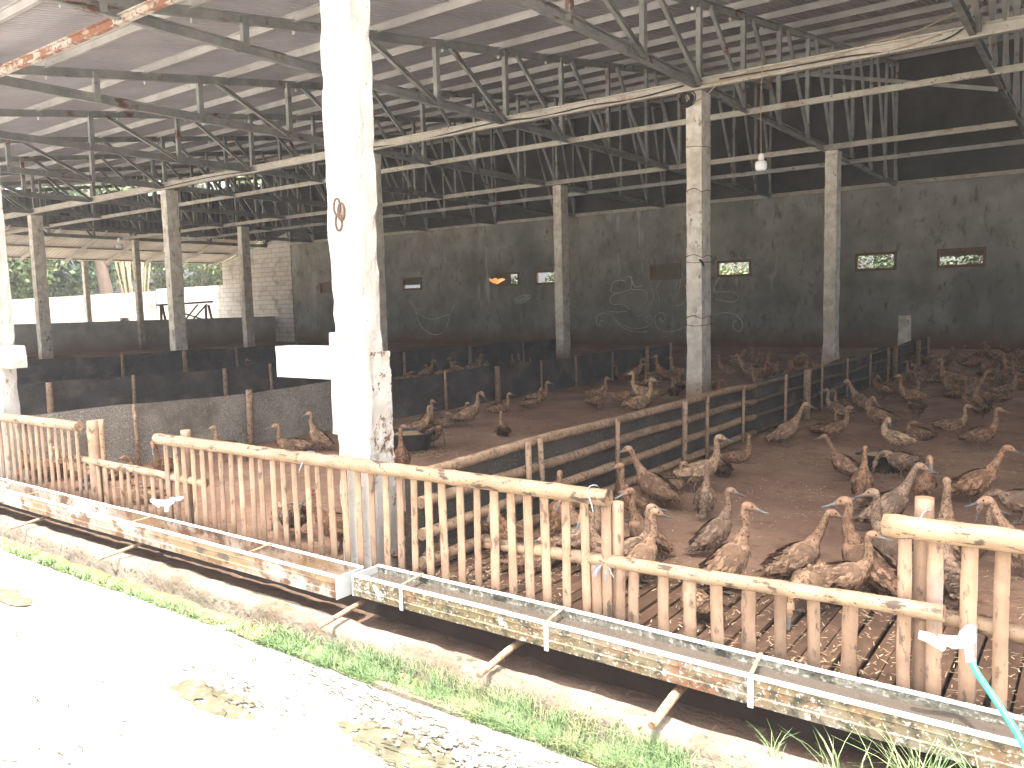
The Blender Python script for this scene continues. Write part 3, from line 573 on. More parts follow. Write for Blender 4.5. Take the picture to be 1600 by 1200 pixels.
# wooden trestle beyond the low wall
t = thing('wooden_trestle', (-36.6, 22.9, -.2), 'dark wooden trestle with crossed legs standing beyond the low wall', 'trestle')
x = -36.6
MB().bar((x, 21.4, 2.0), (x, 24.35, 2.13), .22, .09).build('top_board', M['wood'], t)
for ya, yb in ((21.55, 21.45), (21.62, 21.95), (23.95, 23.85), (24.1, 24.5)):
    MB().bar((x+.06, ya, 1.98), (x+.12, yb, -.28), .09, .09).build('leg', M['wood'], t)
for (ya, za), (yb, zb) in (((22.4, .9), (23.5, 2.0)), ((22.2, 1.75), (23.9, 1.2)), ((22.9, 1.0), (24.0, 2.02))):
    MB().bar((x+.08, ya, za), (x+.08, yb, zb), .04, .07).build('brace', M['wood'], t)
t = thing('paint_cup', (-35.0, 14.25, 1.32), 'small dark cup standing on the low grey wall', 'cup')
MB().lathe((-35.0, 14.25, 1.32), [(.055, 0), (.075, .14), (.078, .16), (.066, .16), (.05, .02), (.0, .02)], 14).build('cup', M['tub'], t)
tag(rough_column(-35.08, -34.94, 18.7, 19.05, 1.322, 1.45, .01, 3).build('loose_block', M['column'], origin=(-35, 18.9, 1.32)), 'pale loose block lying on the low grey wall by the post', 'block')

# ------------------------------------------------------------------ net dividers and bamboo divider
def net_divider(x, y0, y1, h, label, posts, mat_, seed=0):
    t = thing('net_divider', (x, (y0+y1)/2, 0), label, 'divider', 'net dividers between pens')
    mb = MB(); n_ = int((y1-y0)/.12); rows = []
    for j in range(n_+1):
        y = y0+(y1-y0)*j/n_; hh = h + .022*math.sin(y*1.7+seed) + .012*noise.noise((y*2, seed, 0))
        rows.append([mb.bm.verts.new((x + .035*noise.noise((y*1.6, zf*2.2, seed)) + .012*noise.noise((y*6, zf*5, seed)), y, -.03+(hh+.03)*zf)) for zf in (0, .2, .4, .6, .8, 1)])
    for j in range(n_):
        for i in range(5): mb.bm.faces.new((rows[j][i], rows[j+1][i], rows[j+1][i+1], rows[j][i+1])).smooth = True
    mb.build('net', mat_, t)
    for y, r_ in posts:
        hh = h + rnd.uniform(.0, .05); a = rnd.uniform(-.02, .02)
        MB().tube([(x+.05+r_, y, -.03), (x+.05+r_, y+a*.5, hh*.5), (x+.05+r_, y+a, hh)], [r_*1.05, r_, r_*.95], 8).build('post', M['bamboo_old'], t)
    return t
net_divider(-8.3, 3.45, 8.3, .64, 'dusty grey cloth divider running back from the far left of the front fence', [(4.49, .022), (5.87, .042), (7.2, .02)], M['net_dusty'], 1.0)
net_divider(-8.3, 8.32, 17.6, .58, 'black cloth divider behind the white-headed duck, on the left of the middle pen', [(9.47, .022), (10.77, .05), (12.11, .022), (13.31, .022), (14.74, .022), (16.27, .05), (17.5, .03)], M['net'], 2.0)
net_divider(-12.75, 3.45, 19.6, .60, 'second black cloth divider, between the two left-hand pens', [(4.9, .03), (5.6, .05), (6.9, .03), (8.6, .04), (9.6, .03), (11.4, .03), (13.2, .03), (15.5, .05), (17.8, .03), (19.5, .04)], M['net'], 4.0)
net_divider(-19.8, 3.45, 19.6, .60, 'third black cloth divider, nearest to the low grey wall', [(5.6, .04), (6.7, .05), (10.5, .04), (12.2, .06), (13.8, .04), (15.9, .04), (19, .04)], M['net'], 6.0)
t = thing('bamboo_divider', (-3.28, 10, 0), 'bamboo rail divider backed with black cloth between the middle and right pens', 'divider')
def net_sheet(x, y0, y1, h, seed):
    mb = MB(); n_ = int((y1-y0)/.1); rows = []
    for j in range(n_+1):
        y = y0+(y1-y0)*j/n_; hh = h + .02*math.sin(y*2.3+seed)
        rows.append([mb.bm.verts.new((x + .03*noise.noise((y*1.9, zf*2, seed)), y, -.03+(hh+.03)*zf)) for zf in (0, .25, .5, .75, 1)])
    for j in range(n_):
        for i in range(4): mb.bm.faces.new((rows[j][i], rows[j+1][i], rows[j+1][i+1], rows[j][i+1])).smooth = True
    return mb
net_sheet(-3.35, 3.45, 8.2, .60, 1.).build('net', M['net_mid'], t)
net_sheet(-3.35, 8.2, 21.0, .62, 2.).build('net', M['net'], t)
for z, seed in ((.62, 0), (.44, 1), (.25, 2), (.06, 3)):
    for ya, yb, r_ in ((3.5, 9.2, .034), (8.7, 14.6, .020), (14.0, 21.0, .016)):
        n_ = int((yb-ya)/.18); pts = []; rad = []
        for j in range(n_+1):
            y = ya+(yb-ya)*j/n_; pts.append((-3.27+.012*noise.noise((y*.8, seed*7, 1)), y, z+.022*noise.noise((y*.7, seed*5, 2)) - (.02 if y > 9 else 0)))
            rad.append(r_*(1.0 + (.10 if j % 2 == 0 else 0)))
        MB().tube(pts, rad, 10).build('rail', M['bamboo_old'] if ya < 5 else M['bamboo_dark'], t)
for y, r_ in ((4.54, .022), (4.71, .02), (5.82, .02), (7.12, .028), (7.68, .02), (8.7, .018), (10.17, .018), (10.96, .05), (11.79, .016), (13.17, .018), (14.7, .016), (16.08, .022), (16.51, .05), (18.81, .05), (20.2, .03)):
    MB().tube([(-3.235+r_, y, -.03), (-3.235+r_, y+.01, .3), (-3.23+r_, y+rnd.uniform(-.02, .02), .65)], r_, 8).build('post', M['bamboo_old'], t)

# ------------------------------------------------------------------ front fence panels
def node_tube(p0, p1, r_, m, name, parent, nodes=.3, wob=.0):
    p0, p1 = Vector(p0), Vector(p1); L = (p1-p0).length; k = max(4, int(L/.05)); pts = []; rad = []
    ph = rnd.random()*nodes
    for i in range(k+1):
        s_ = L*i/k; d = abs(((s_+ph) % nodes)-nodes/2)
        pts.append(p0.lerp(p1, i/k) + Vector((0, .004*noise.noise((s_*2, r_*90, p0.x)), .005*noise.noise((s_*2, 9, p0.x)))))
        rad.append(r_*(1+.10*max(0, 1-d/.03)+.03*noise.noise((s_*5, p0.z, 2))))
    mb = MB(); mb.tube(pts, rad, 14); return mb.build(name, m, parent)
def slat(x, y, z0, z1, w, m, parent, tilt=0.0):
    # split bamboo: a shallow curved strip with thickness
    mb = MB(); n_ = 8; rows = []
    for j in range(n_+1):
        f = j/n_; z = z0+(z1-z0)*f; cx = x + tilt*f + .004*noise.noise((x*9, f*2, 1)); ww = w*(1+.06*noise.noise((x*5, f*5, 3)))*(1.05 if j in (3, 6) else 1)
        ring = []
        for a in (-1, -.5, 0, .5, 1): ring.append(mb.bm.verts.new((cx+a*ww/2, y-.012*(1-a*a), z)))
        for a in (1, 0, -1): ring.append(mb.bm.verts.new((cx+a*ww/2, y+.008-.006*(1-a*a), z)))
        rows.append(ring)
    for j in range(n_):
        for i in range(8): mb.bm.faces.new((rows[j][i], rows[j][(i+1) % 8], rows[j+1][(i+1) % 8], rows[j+1][i])).smooth = i not in (3, 4, 7)
    mb.bm.faces.new(rows[0][::-1]); mb.bm.faces.new(rows[-1])
    return mb.build('slat', m, parent)
YF = 3.30
def panel(label, xs, rail, r_, zb, slat_w, ytop, name='bamboo_fence_panel', posts=()):
    (xa, za, ya), (xb, zb2, yb) = rail
    t = thing(name, ((xa+xb)/2, YF, 0), label, 'fence panel', 'bamboo fence panels along the front')
    node_tube((xa, ya, za), (xb, yb, zb2), r_, M['bamboo_pale'], 'rail', t, .32)
    for x in xs:
        f = (x-xa)/(xb-xa); zt = za+(zb2-za)*f
        slat(x, YF+ytop, zb+rnd.uniform(-.02, .01), zt-.004, slat_w*rnd.uniform(.85, 1.12), M['bamboo'], t, rnd.uniform(-.012, .012))
    for x, y, r2_, zt in posts:
        node_tube((x, y, -.05), (x+rnd.uniform(-.01, .01), y, zt), r2_, M['bamboo_old'] if r2_ < .03 else M['bamboo'], 'post', t, .26)
    return t
xs1 = [-9.4+.125*i for i in range(20)]
panel('tall bamboo slat panel at the far left of the front fence', xs1, ((-9.5, .655, YF-.02), (-6.93, .672, YF-.02)), .040, -.06, .045, 0.0, posts=((-6.86, 3.37, .055, .72), (-6.74, 3.38, .022, .735)))
xs2 = [-7.0+.118*i for i in range(12)]
panel('low bamboo slat panel between the two tall ones at the left', xs2, ((-7.25, .372, YF+.05), (-5.22, .372, YF+.03)), .030, -.06, .04, .035)
xs3 = []; x = -5.66
while x < -1.88: xs3.append(x); x += .113+.007*rnd.uniform(-1, 1)
panel('long tall bamboo slat panel in the centre, in front of the sunlit pillar', xs3, ((-5.74, .665, YF-.02), (-1.86, .685, YF-.02)), .040, -.05, .048, 0.0, posts=((-5.52, 3.38, .035, .73), (-1.86, 3.35, .03, .65)))
xs4 = [-1.95, -1.83, -1.76, -1.60, -1.47, -1.335, -1.20, -1.06, -.92, -.79]
panel('low bamboo slat panel with slipped rail, right of the centre', xs4, ((-2.68, .325, YF+.055), (-.44, .435, YF-.055)), .031, -.04, .055, .012)
xs5 = [-.58+.105*i for i in range(18)]
panel('tall bamboo slat panel at the right, behind the white tap', xs5, ((-.66, .728, YF-.02), (1.6, .735, YF-.02)), .042, -.03, .05, 0.0, posts=((-.53, 3.37, .034, .83),))
t = thing('bamboo_crossbar', (.2, 3.37, .35), 'round bamboo bar running behind the slats of the right-hand panel', 'bamboo bar')
node_tube((-.62, 3.355, .385), (1.5, 3.36, .30), .032, M['bamboo_pale'], 'bar', t)
# twine ties
def tie(c, label, seed, r_=.045, tails=4):
    t = thing('twine_tie', c, label, 'twine', 'twine ties on the fence'); rr = random.Random(seed)
    ring = [(c[0]+.012*math.sin(a*2), c[1]+r_*math.cos(a), c[2]+r_*math.sin(a)) for a in (2*math.pi*k/16 for k in range(17))]
    MB().tube(ring, .0035, 5).build('loop', M['rope'], t)
    for i in range(tails):
        p = [Vector((c[0], c[1]-r_, c[2]))]; d = Vector((rr.uniform(-1, 1), -.2, rr.uniform(-.6, .1))).normalized()
        for k in range(5): d.z -= .28; p.append(p[-1]+d.normalized()*.018)
        MB().tube(p, .003, 5).build('tail', M['rope'], t)
tie((-1.90, 3.335, .36), 'grey twine bow tying the low rail to the end of the centre panel', 3, .036, 6)
tie((-1.95, 3.29, .69), 'blue twine looped over the right end of the long top rail', 5, .044, 1)
tie((-.52, 3.33, .74), 'blue twine tied round the top of the right-hand post', 8, .05, 2)
tie((-4.0, 3.29, .675), 'scrap of blue twine on the long rail beside the pillar', 11, .043, 1)

# ------------------------------------------------------------------ troughs
def trough(x0, x1, yf, yb, zt, zb, label, m_face, m_in, joints, water, endx):
    t = thing('water_trough', ((x0+x1)/2, (yf+yb)/2, zb), label, 'trough', 'water troughs along the fence')
    th = .006; n_ = int((x1-x0)/.1)
    def sheet(name, m, fy, fz):
        mb = MB(); rows = []
        for i in range(n_+1):
            x = x0+(x1-x0)*i/n_; s_ = .006*noise.noise((x*.7, yf, 1)); w_ = .004*noise.noise((x*3, yf, 4))
            rows.append([mb.bm.verts.new((x, y+w_, z+s_)) for y, z in zip(fy, fz)])
        k = len(fy)
        for i in range(n_):
            for j in range(k): mb.bm.faces.new((rows[i][j], rows[i][(j+1) % k], rows[i+1][(j+1) % k], rows[i+1][j]))
        mb.bm.faces.new(rows[0][::-1]); mb.bm.faces.new(rows[-1])
        return mb.build(name, m, t)
    h = zt-zb
    # front face with two folded ribs
    sheet('front_face', m_face, [yf, yf-.004, yf, yf, yf-.004, yf, yf+th, yf+th], [zb, zb+h*.30, zb+h*.34, zb+h*.62, zb+h*.66, zt-.012, zt-.012, zb])
    sheet('back_face', m_in, [yb-th, yb-th, yb, yb], [zb, zt-.010, zt-.010, zb])
    sheet('bottom', m_face, [yf+th, yf+th, yb-th, yb-th], [zb, zb+.008, zb+.008, zb])
    sheet('front_rim', M['white_rim'], [yf-.006, yf-.006, yf+.014, yf+.014], [zt-.012, zt, zt, zt-.012])
    sheet('back_rim', M['white_rim'], [yb-.012, yb-.012, yb+.006, yb+.006], [zt-.010, zt, zt, zt-.010])
    if water: sheet('water', M['trough_water'], [yf+th, yf+th, yb-th, yb-th], [zb+.010, zt-.045, zt-.045, zb+.010])
    else: sheet('inner_fold', M['trough_clean'], [yf+.05, yf+.05, yb-.04, yb-.04], [zb+.010, zb+.045, zb+.05, zb+.010])
    for x in joints:
        if water: MB().box(x-.011, x+.011, yf-.010, yf-.005, zb-.008, zt+.003).build('strap', M['galv'] if x < -2.5 else M['white_rim'], t)
        MB().bar((x, yf, zt+.006), (x-.03, yb, zt+.007), .016, .005).build('cross_bar', M['bamboo_old'], t)
    for x in endx:
        MB().box(x-.004, x+.004, yf-.003, yb+.003, zb-.004, zt-.006).build('end_cap', M['galv'], t)
    return t
trough(-3.36, 2.6, 3.02, 3.22, .123, .0, 'right-hand water trough full of brown water, front face crusted with algae', M['trough'], M['algae'], (-2.98, -2.05, -1.08, .0), True, (-3.36, 2.6))
trough(-11.5, -3.41, 2.945, 3.145, .122, -.010, 'left-hand trough with whiter rust-streaked face, empty, ending by the pillar', M['trough_clean'], M['trough_clean'], (-4.2, -5.55, -7.2), False, (-3.41, -11.5))
for i, (x, y1, r_, kz_) in enumerate(((-8.25, 2.72, .012, 0), (-7.05, 2.74, .012, 0), (-5.6, 2.70, .013, 0), (-3.35, 2.74, .015, 0), (-2.28, 2.77, .017, 0), (-1.42, 2.80, .021, 0), (-9.5, 2.7, .013, 0))):
    lab = ['thin stick under the left trough, second from the frame edge', 'thin stick propping the left trough below the low panel', 'reddish stick propping the left trough nearest its right end', 'brown stick jutting over the kerb just right of the trough gap', 'pale round stick jutting over the kerb under the right trough', 'thick bark-covered stick jutting over the kerb under the right trough', 'thin stick under the left trough at the frame edge'][i]
    o = MB().tube([(x, 3.28, -.045), (x+.01, 3.0, -.058), (x+.015, y1, -.088)], [r_, r_*1.05, r_*.9], 8, wob=.08).build('support_stick', M['bamboo_old'], origin=(x, 3.0, -.06))
    tag(o, lab, 'stick', 'sticks under the troughs')

# ------------------------------------------------------------------ taps, hose
def tap(x, y, z, label, s=1.2, flip=1):
    t = thing('water_tap', (x, y, z), label, 'tap', 'white taps on the fence')
    MB().tube([(x, y+.16, z+.01), (x, y+.05, z+.01), (x, y+.02, z)], .017*s, 14).build('elbow', M['plastic'], t)
    MB().tube([(x, y+.055, z+.01), (x, y+.035, z+.01)], .024*s, 14).build('collar', M['galv'], t)
    MB().tube([(x+.012*flip, y+.01, z+.006), (x-.035*flip, y-.01, z+.0), (x-.085*flip, y-.02, z+.006)], [.018*s, .019*s, .013*s], 14).build('valve_body', M['plastic'], t)
    MB().tube([(x-.065*flip, y-.02, z-.028), (x-.105*flip, y-.03, z+.006), (x-.145*flip, y-.032, z+.012)], [.010*s, .016*s, .013*s], 12).build('handle', M['plastic'], t)
    MB().tube([(x+.008*flip, y, z), (x+.014*flip, y-.012, z-.03), (x+.02*flip, y-.018, z-.055)], [.012*s, .012*s, .014*s], 12).build('spout', M['plastic'], t)
    MB().tube([(x+.006, y+.16, z+.012), (x+.006, y+.17, -.04)], .011*s, 10).build('riser_pipe', M['galv'], t)
    return t
tap(-.36, 3.17, .365, 'white plastic tap in front of the right-hand panel, green hose pushed on it')
tap(-5.50, 3.19, .215, 'white plastic tap at the left end of the long centre panel, without a hose')
hp = catmull([(-.338, 3.15, .315), (-.315, 3.12, .285), (-.255, 3.04, .245), (-.17, 2.96, .16), (-.05, 2.85, .0), (.1, 2.7, -.18), (.4, 2.5, -.25), (1.2, 2.2, -.25)], 8)
tag(MB().tube(hp, .0115, 12).build('garden_hose', M['hose'], origin=(-.34, 3.15, .3)), 'green garden hose hanging from the white tap at the right edge', 'hose')

# ------------------------------------------------------------------ feed tubs
def tub(x, y, r_, h, label):
    t = thing('feed_tub', (x, y, 0), label, 'tub', 'black feed tubs')
    MB().lathe((x, y, 0), [(r_*.78, .0), (r_*.97, h*.95), (r_*1.04, h), (r_*1.04, h*1.04), (r_*.95, h*1.04), (r_*.9, h*.9), (r_*.76, .03), (0, .03)], 32).build('bowl', M['tub'], t)
    mb = MB(); rr = []
    for i in range(6):
        f = i/5; rr.append([mb.bm.verts.new((x+r_*.9*f*math.cos(a), y+r_*.9*f*math.sin(a), h*.86+.035*(1-f*f)+.010*noise.noise((math.cos(a)*f*6, math.sin(a)*f*6, x)))) for a in (2*math.pi*k/28 for k in range(28))])
    for i in range(5):
        for k in range(28): mb.bm.faces.new((rr[i][k], rr[i][(k+1) % 28], rr[i+1][(k+1) % 28], rr[i+1][k])).smooth = True
    mb.build('feed', M['feed'], t)
    for a in (0.3, 3.4):
        c = [(x+(r_*1.05+.03*math.sin(k*math.pi/6))*math.cos(a+(k-3)*.07), y+(r_*1.05+.03*math.sin(k*math.pi/6))*math.sin(a+(k-3)*.07), h*.97) for k in range(7)]
        MB().tube(c, .008, 6).build('handle', M['cable'], t)
tub(-1.62, 7.95, .19, .15, 'black feed tub in the right pen between two ducks')
tub(-6.25, 6.55, .27, .21, 'round black tub heaped with grain beside the sunlit pillar')
# ------------------------------------------------------------------ lamps, cables, strap
def lamp(x, y, zb, ztop, s, label):
    t = thing('hanging_lamp', (x, y, ztop), label, 'lamp', 'hanging lamps')
    MB().tube([(x+.02, y, ztop), (x-.01, y, (zb+.3+ztop)/2), (x, y, zb+.22*s)], .006, 6).build('cord', M['tan_cable'], t)
    MB().lathe((x, y, zb), [(.0, 0), (.05*s, .005), (.072*s, .03), (.075*s, .09), (.066*s, .125), (.04*s, .14)], 18).build('bulb', M['bulb'], t)
    MB().lathe((x, y, zb+.138*s), [(.036*s, 0), (.034*s, .06*s), (.02*s, .085*s), (0, .085*s)], 14).build('socket', M['plastic'], t)
lamp(-3.83, 11.0, 3.31, 4.92, 1.05, 'white hanging lamp right of the wire-wound column')
lamp(-27.6, 14.9, 3.88, 4.92, 1.6, 'white hanging lamp at the far left below the lean-to')
def cable(pts, r_, m, label, name='electric_cable', sub=8):
    p = catmull(pts, sub); o = MB().tube(p, r_, 6).build(name, m, origin=pts[0])
    tag(o, label, 'cable', 'cables on the roof beams')
yb_ = 12.25
cable([(-12.5, yb_-.01, 4.93), (-11.4, yb_-.012, 4.87), (-10.6, yb_-.012, 4.90), (-9.2, yb_-.012, 4.95), (-8.2, yb_-.012, 4.90), (-7.2, yb_-.012, 4.93), (-6.4, yb_-.012, 4.90), (-5.5, yb_-.015, 4.96)], .013, M['cable'], 'black cable along the cream beam left of the wire-wound column')
cable([(-16.3, yb_-.01, 4.9), (-18, yb_-.012, 4.95), (-20, yb_-.012, 4.92), (-21.5, yb_-.012, 4.88)], .012, M['cable'], 'black cable along the cream beam at the far left')
cable([(-5.55, yb_-.02, 4.99), (-5.3, yb_-.05, 4.93), (-4.9, yb_-.03, 4.92), (-4.2, yb_-.03, 4.99), (-3.4, yb_-.02, 4.95), (-2.8, yb_-.03, 5.03), (-2.1, yb_-.03, 5.10), (-1.4, yb_-.03, 5.35)], .010, M['tan_cable'], 'upper tan cable looping along the cream beam at the right')
cable([(-5.5, yb_-.02, 4.88), (-5.36, yb_-.06, 4.68), (-5.12, yb_-.05, 4.74), (-4.85, yb_-.03, 4.90), (-4.2, yb_-.04, 4.92), (-3.2, yb_-.03, 4.94), (-2.6, yb_-.03, 4.88), (-1.9, yb_-.02, 4.98)], .010, M['tan_cable'], 'lower tan cable drooping below the column top and along the beam')
cable([(-4.9, yb_-.04, 4.95), (-4.0, yb_-.05, 4.93), (-3.0, yb_-.04, 4.92), (-2.3, yb_-.06, 4.86), (-1.7, yb_-.05, 4.95), (-1.35, yb_-.08, 5.35), (-1.25, yb_-.08, 5.7)], .011, M['cable'], 'black cable rising from the beam at the upper right')
t = thing('cable_coil', (-5.42, 12.2, 4.75), 'tangled coil of black cable at the top of the wire-wound column', 'cable coil')
for i in range(9):
    c = Vector((-5.42+rnd.uniform(-.02, .02), 12.21-.012*i*.5, 4.74+rnd.uniform(-.02, .02))); r_ = rnd.uniform(.06, .13); e = rnd.uniform(.7, 1.2); ph = rnd.uniform(0, 6)
    pts = [c+Vector((r_*math.cos(a+ph)*e, -.012*math.sin(3*a), r_*math.sin(a+ph))) for a in (2*math.pi*k/18 for k in range(19))]
    MB().tube(pts, .010, 6).build('loop', M['cable'], t)
t = thing('hanging_strap', (-5.17, 12.25, 2.15), 'grey strap hanging from the side of the wire-wound column', 'strap')
for dx, z0, z1 in ((0, 2.2, 1.45), (.03, 2.18, 1.38), (.055, 2.15, 1.62)):
    MB().bar((-5.21+dx, 12.262-dx*.3, z0), (-5.19+dx, 12.262-dx*.3, z1), .022, .008, up=(0, 1, 0)).build('band', M['grey_rope'], t)
MB().tube([(-5.25, 12.27, 2.24), (-5.2, 12.24, 2.2), (-5.17, 12.26, 2.12)], .02, 8).build('knot', M['cable'], t)

# ------------------------------------------------------------------ butterfly
t = thing('butterfly', (-3.67, 4.82, 1.76), 'small orange butterfly in the air in front of a little window', 'butterfly')
c = Vector((-3.67, 4.82, 1.76))
MB().tube([c+Vector((-.02, -.012, .008)), c, c+Vector((.022, .014, -.01))], [.002, .004, .0015], 8).build('body', M['wood'], t)
for s_ in (1, -1):
    n1 = Vector((.2, -.55*s_, .55)).normalized()*.060; ax = Vector((.83, .5, -.3)).normalized()
    mb = MB(); o = [c+ax*.014, c+n1*1.0+ax*.04, c+n1*1.08+ax*.012, c+n1*.66-ax*.008, c+n1*.72-ax*.036, c+n1*.25-ax*.042, c-ax*.014]
    a = [mb.bm.verts.new(p) for p in o]; b = [mb.bm.verts.new(p+Vector((0, 0, .0012))) for p in o]
    mb.bm.faces.new(a); mb.bm.faces.new(b[::-1])
    for i in range(len(o)): mb.bm.faces.new((a[i], a[(i+1) % len(o)], b[(i+1) % len(o)], b[i]))
    mb.build('wing', M['butterfly'], t)

# ------------------------------------------------------------------ grass, weeds, stones
def blade(mb, x, y, z, L, w, a, lean, curl):
    dx, dy = math.cos(a), math.sin(a); px_, py_ = -dy*w, dx*w; prev = None
    for k in range(4):
        f = k/3; d = lean*L*(f**1.6)*(1+curl*f); hz = L*f*(1-.35*lean*f); q = 1-f*.9
        c = Vector((x+dx*d, y+dy*d, z+hz)); a_ = mb.bm.verts.new(c+Vector((px_*q, py_*q, 0))); b_ = mb.bm.verts.new(c-Vector((px_*q, py_*q, 0)))
        if prev: mb.bm.faces.new((prev[0], prev[1], b_, a_))
        prev = (a_, b_)
mb = MB()
for i in range(30000):
    x = rnd.uniform(-11.5, .8) if i % 3 else rnd.uniform(-3.8, .2)
    right = max(0, min(1, (x+4.4)/1.4))
    if nz(x, .5, 4.5, 2) < -.12 and rnd.random() < .72: continue
    if nz(x, 1, 1.1, 5) < -.30 and rnd.random() < .5: continue
    if rnd.random() > .75+.5*right+.5*nz(x, 2, 2.3, 1): continue
    f = rnd.random()**1.3; y = 2.695 + f*(.07+.06*right) - .03*rnd.random()**3
    zz = -.262 + .13*max(0, min(1, (y-2.76)/.095)); L = rnd.uniform(.025, .06)*(1-right) + rnd.uniform(.035, .10)*right; L *= 1+.5*nz(x, y, 3)
    blade(mb, x, y, zz, max(.02, L), rnd.uniform(.0013, .0027)*(1.8-.8*right), rnd.uniform(0, 6.28), rnd.uniform(.3, 1.2), rnd.uniform(0, .4))
tag(mb.build('grass', M['grass']), kind='stuff')
for i, (x, y, z, n_, L, lab) in enumerate(((-.72, 2.93, -.13, 26, .17, 'small tuft of weed growing out of the kerb at the lower right'), (-.46, 2.95, -.14, 80, .30, 'tall arching weed at the bottom right in front of the trough'), (-.24, 2.94, -.14, 70, .28, 'tall weed nearest the right corner in front of the trough'), (-3.62, 2.52, -.27, 40, .07, 'little weed tuft growing alone on the pavement'), (-.95, 2.92, -.13, 14, .13, 'sparse weed blades on the kerb left of the tall weeds'))):
    t = thing('weed_tuft', (x, y, z), lab, 'weed', 'weed tufts'); mb = MB()
    for k in range(n_):
        blade(mb, x+rnd.gauss(0, .03*(L/.3+.3)), y+rnd.gauss(0, .02), z, L*rnd.uniform(.45, 1.1), rnd.uniform(.0022, .0048)*(L/.3)**.4, rnd.uniform(0, 6.28), rnd.uniform(.25, 1.0), rnd.uniform(0, .5))
    mb.build('blades', M['grass'], t)
for i, (x, y, r_, lab) in enumerate(((-2.10, 2.43, .032, 'pale rubble stone at the right rim of the puddle'), (-2.02, 2.40, .024, 'small pale stone furthest right of the puddle'), (-2.20, 2.47, .028, 'pale stone above the puddle, in the middle of the cluster'), (-2.30, 2.50, .020, 'tiny stone on the upper rim of the puddle'), (-1.93, 2.47, .03, 'stone between the puddle and the grass'), (-2.42, 2.51, .024, 'flat stone at the upper left of the cluster'))):
    mb = MB(); bmesh.ops.create_icosphere(mb.bm, subdivisions=2, radius=r_)
    for v in mb.bm.verts:
        v.co *= 1+.35*noise.noise(v.co*40+Vector((i, 0, 0))); v.co.z *= .6; v.co += Vector((x, y, -.262+r_*.3))
    tag(mb.build('stone', M['stone'], origin=(x, y, -.27)), lab, 'stone', 'stones by the puddle')
mb = MB()
for i in range(120):
    x, y = rnd.gauss(-2.2, .28), 2.46+.05*rnd.gauss(0, 1)-.05*rnd.random(); r_ = rnd.uniform(.004, .013)
    bmv = bmesh.ops.create_icosphere(mb.bm, subdivisions=1, radius=r_)['verts']
    for v in bmv: v.co = Vector((v.co.x*rnd.uniform(.8, 1.3), v.co.y*rnd.uniform(.8, 1.2), v.co.z*.6)) + Vector((x, y, -.259+r_*.2))
tag(mb.build('gravel', M['stone']), kind='stuff')
mb = MB().bar((-2.85, 2.685, -.25), (-2.30, 2.695, -.255), .05, .035); bmesh.ops.subdivide_edges(mb.bm, edges=mb.bm.edges, cuts=6, use_grid_fill=True)
for v in mb.bm.verts: v.co += Vector((0, .01*nz(v.co.x, 0, 4), .01*nz(v.co.x, v.co.y, 9)))
tag(mb.build('edging_strip', M['kerb'], origin=(-2.3, 2.7, -.24)), 'short thin concrete strip half buried in the grass along the pavement', 'edging')

# ------------------------------------------------------------------ trees outside
def tree(name, x, y, h, r_, n_, mleaf, label, trunk_r=.22, leaf=.16, crown0=.25, dry=False, squash=1.0):
    t = thing(name, (x, y, -.3), label, 'tree', 'trees outside the shed')
    mb = MB(); rr = random.Random(int(x*10+y*7))
    pts = [(x+.25*math.sin(k*1.3+x), y+.25*math.cos(k*.9+x), -.3+h*.85*k/6) for k in range(7)]
    mb.tube(pts, [trunk_r*(1-.12*k) for k in range(7)], 10)
    for b in range(6):
        a = rr.uniform(0, 6.28); z = h*rr.uniform(.35, .7); p0 = Vector((x, y, z)); d = Vector((math.cos(a), math.sin(a), .6))
        mb.tube([p0, p0+d*r_*.4, p0+d*r_*.75+Vector((0, 0, .2))], [trunk_r*.4, trunk_r*.25, trunk_r*.1], 6)
    mb.build('trunk', M['dry_bark'] if dry else M['bark'], t)
    mb = MB(); cl = []
    for k in range(26):
        a = rr.uniform(0, 6.28); q = rr.random()**.5*r_; cl.append((Vector((x+q*math.cos(a), y+q*math.sin(a)*squash, h*rr.uniform(crown0, 1.0))), r_*rr.uniform(.22, .42)))
    for k in range(n_):
        c, s_ = rr.choice(cl); p = c + Vector((rr.gauss(0, 1), rr.gauss(0, 1), rr.gauss(0, .8)))*s_*.55
        if p.z < 0: continue
        u = Vector((rr.uniform(-1, 1), rr.uniform(-1, 1), rr.uniform(-1, .6))).normalized(); v = u.cross(Vector((rr.uniform(-1, 1), rr.uniform(-1, 1), rr.uniform(-1, 1)))).normalized()
        L = leaf*rr.uniform(.6, 1.3); w = L*.32
        mb.quad(p, p+u*L*.5+v*w, p+u*L, p+u*L*.5-v*w)
    mb.build('crown', mleaf, t)
tree('broadleaf_tree', -53, 20.5, 13.5, 3.6, 12000, M['leaf0'], 'bushy green tree above the boundary wall at the far left edge', .2, .34, .2)
tree('broadleaf_tree', -56, 25, 13.5, 3.6, 12000, M['leaf1'], 'dark green tree just left of the thick brown trunk', .2, .34, .2)
tree('big_trunk_tree', -51.5, 26.4, 12, 2.6, 3200, M['leaf0'], 'tree with a thick brown trunk showing between two posts', .52, .22, .62)
tree('broadleaf_tree', -57, 31, 13.5, 3.6, 12000, M['leaf2'], 'yellow-green tree behind the dry stalks', .2, .34, .2)
tree('broadleaf_tree', -54, 35.5, 13.5, 3.6, 12000, M['leaf0'], 'green tree right of the dry stalks, behind the trestle', .25, .34, .2)
tree('broadleaf_tree', -49, 37.5, 13.5, 3.6, 12000, M['leaf2'], 'light green tree beside the top of the block wall', .25, .34, .2)
tree('broadleaf_tree', -62, 16, 13.5, 3.6, 12000, M['leaf1'], 'dark tree farthest left beyond the boundary wall', .25, .25, .2)
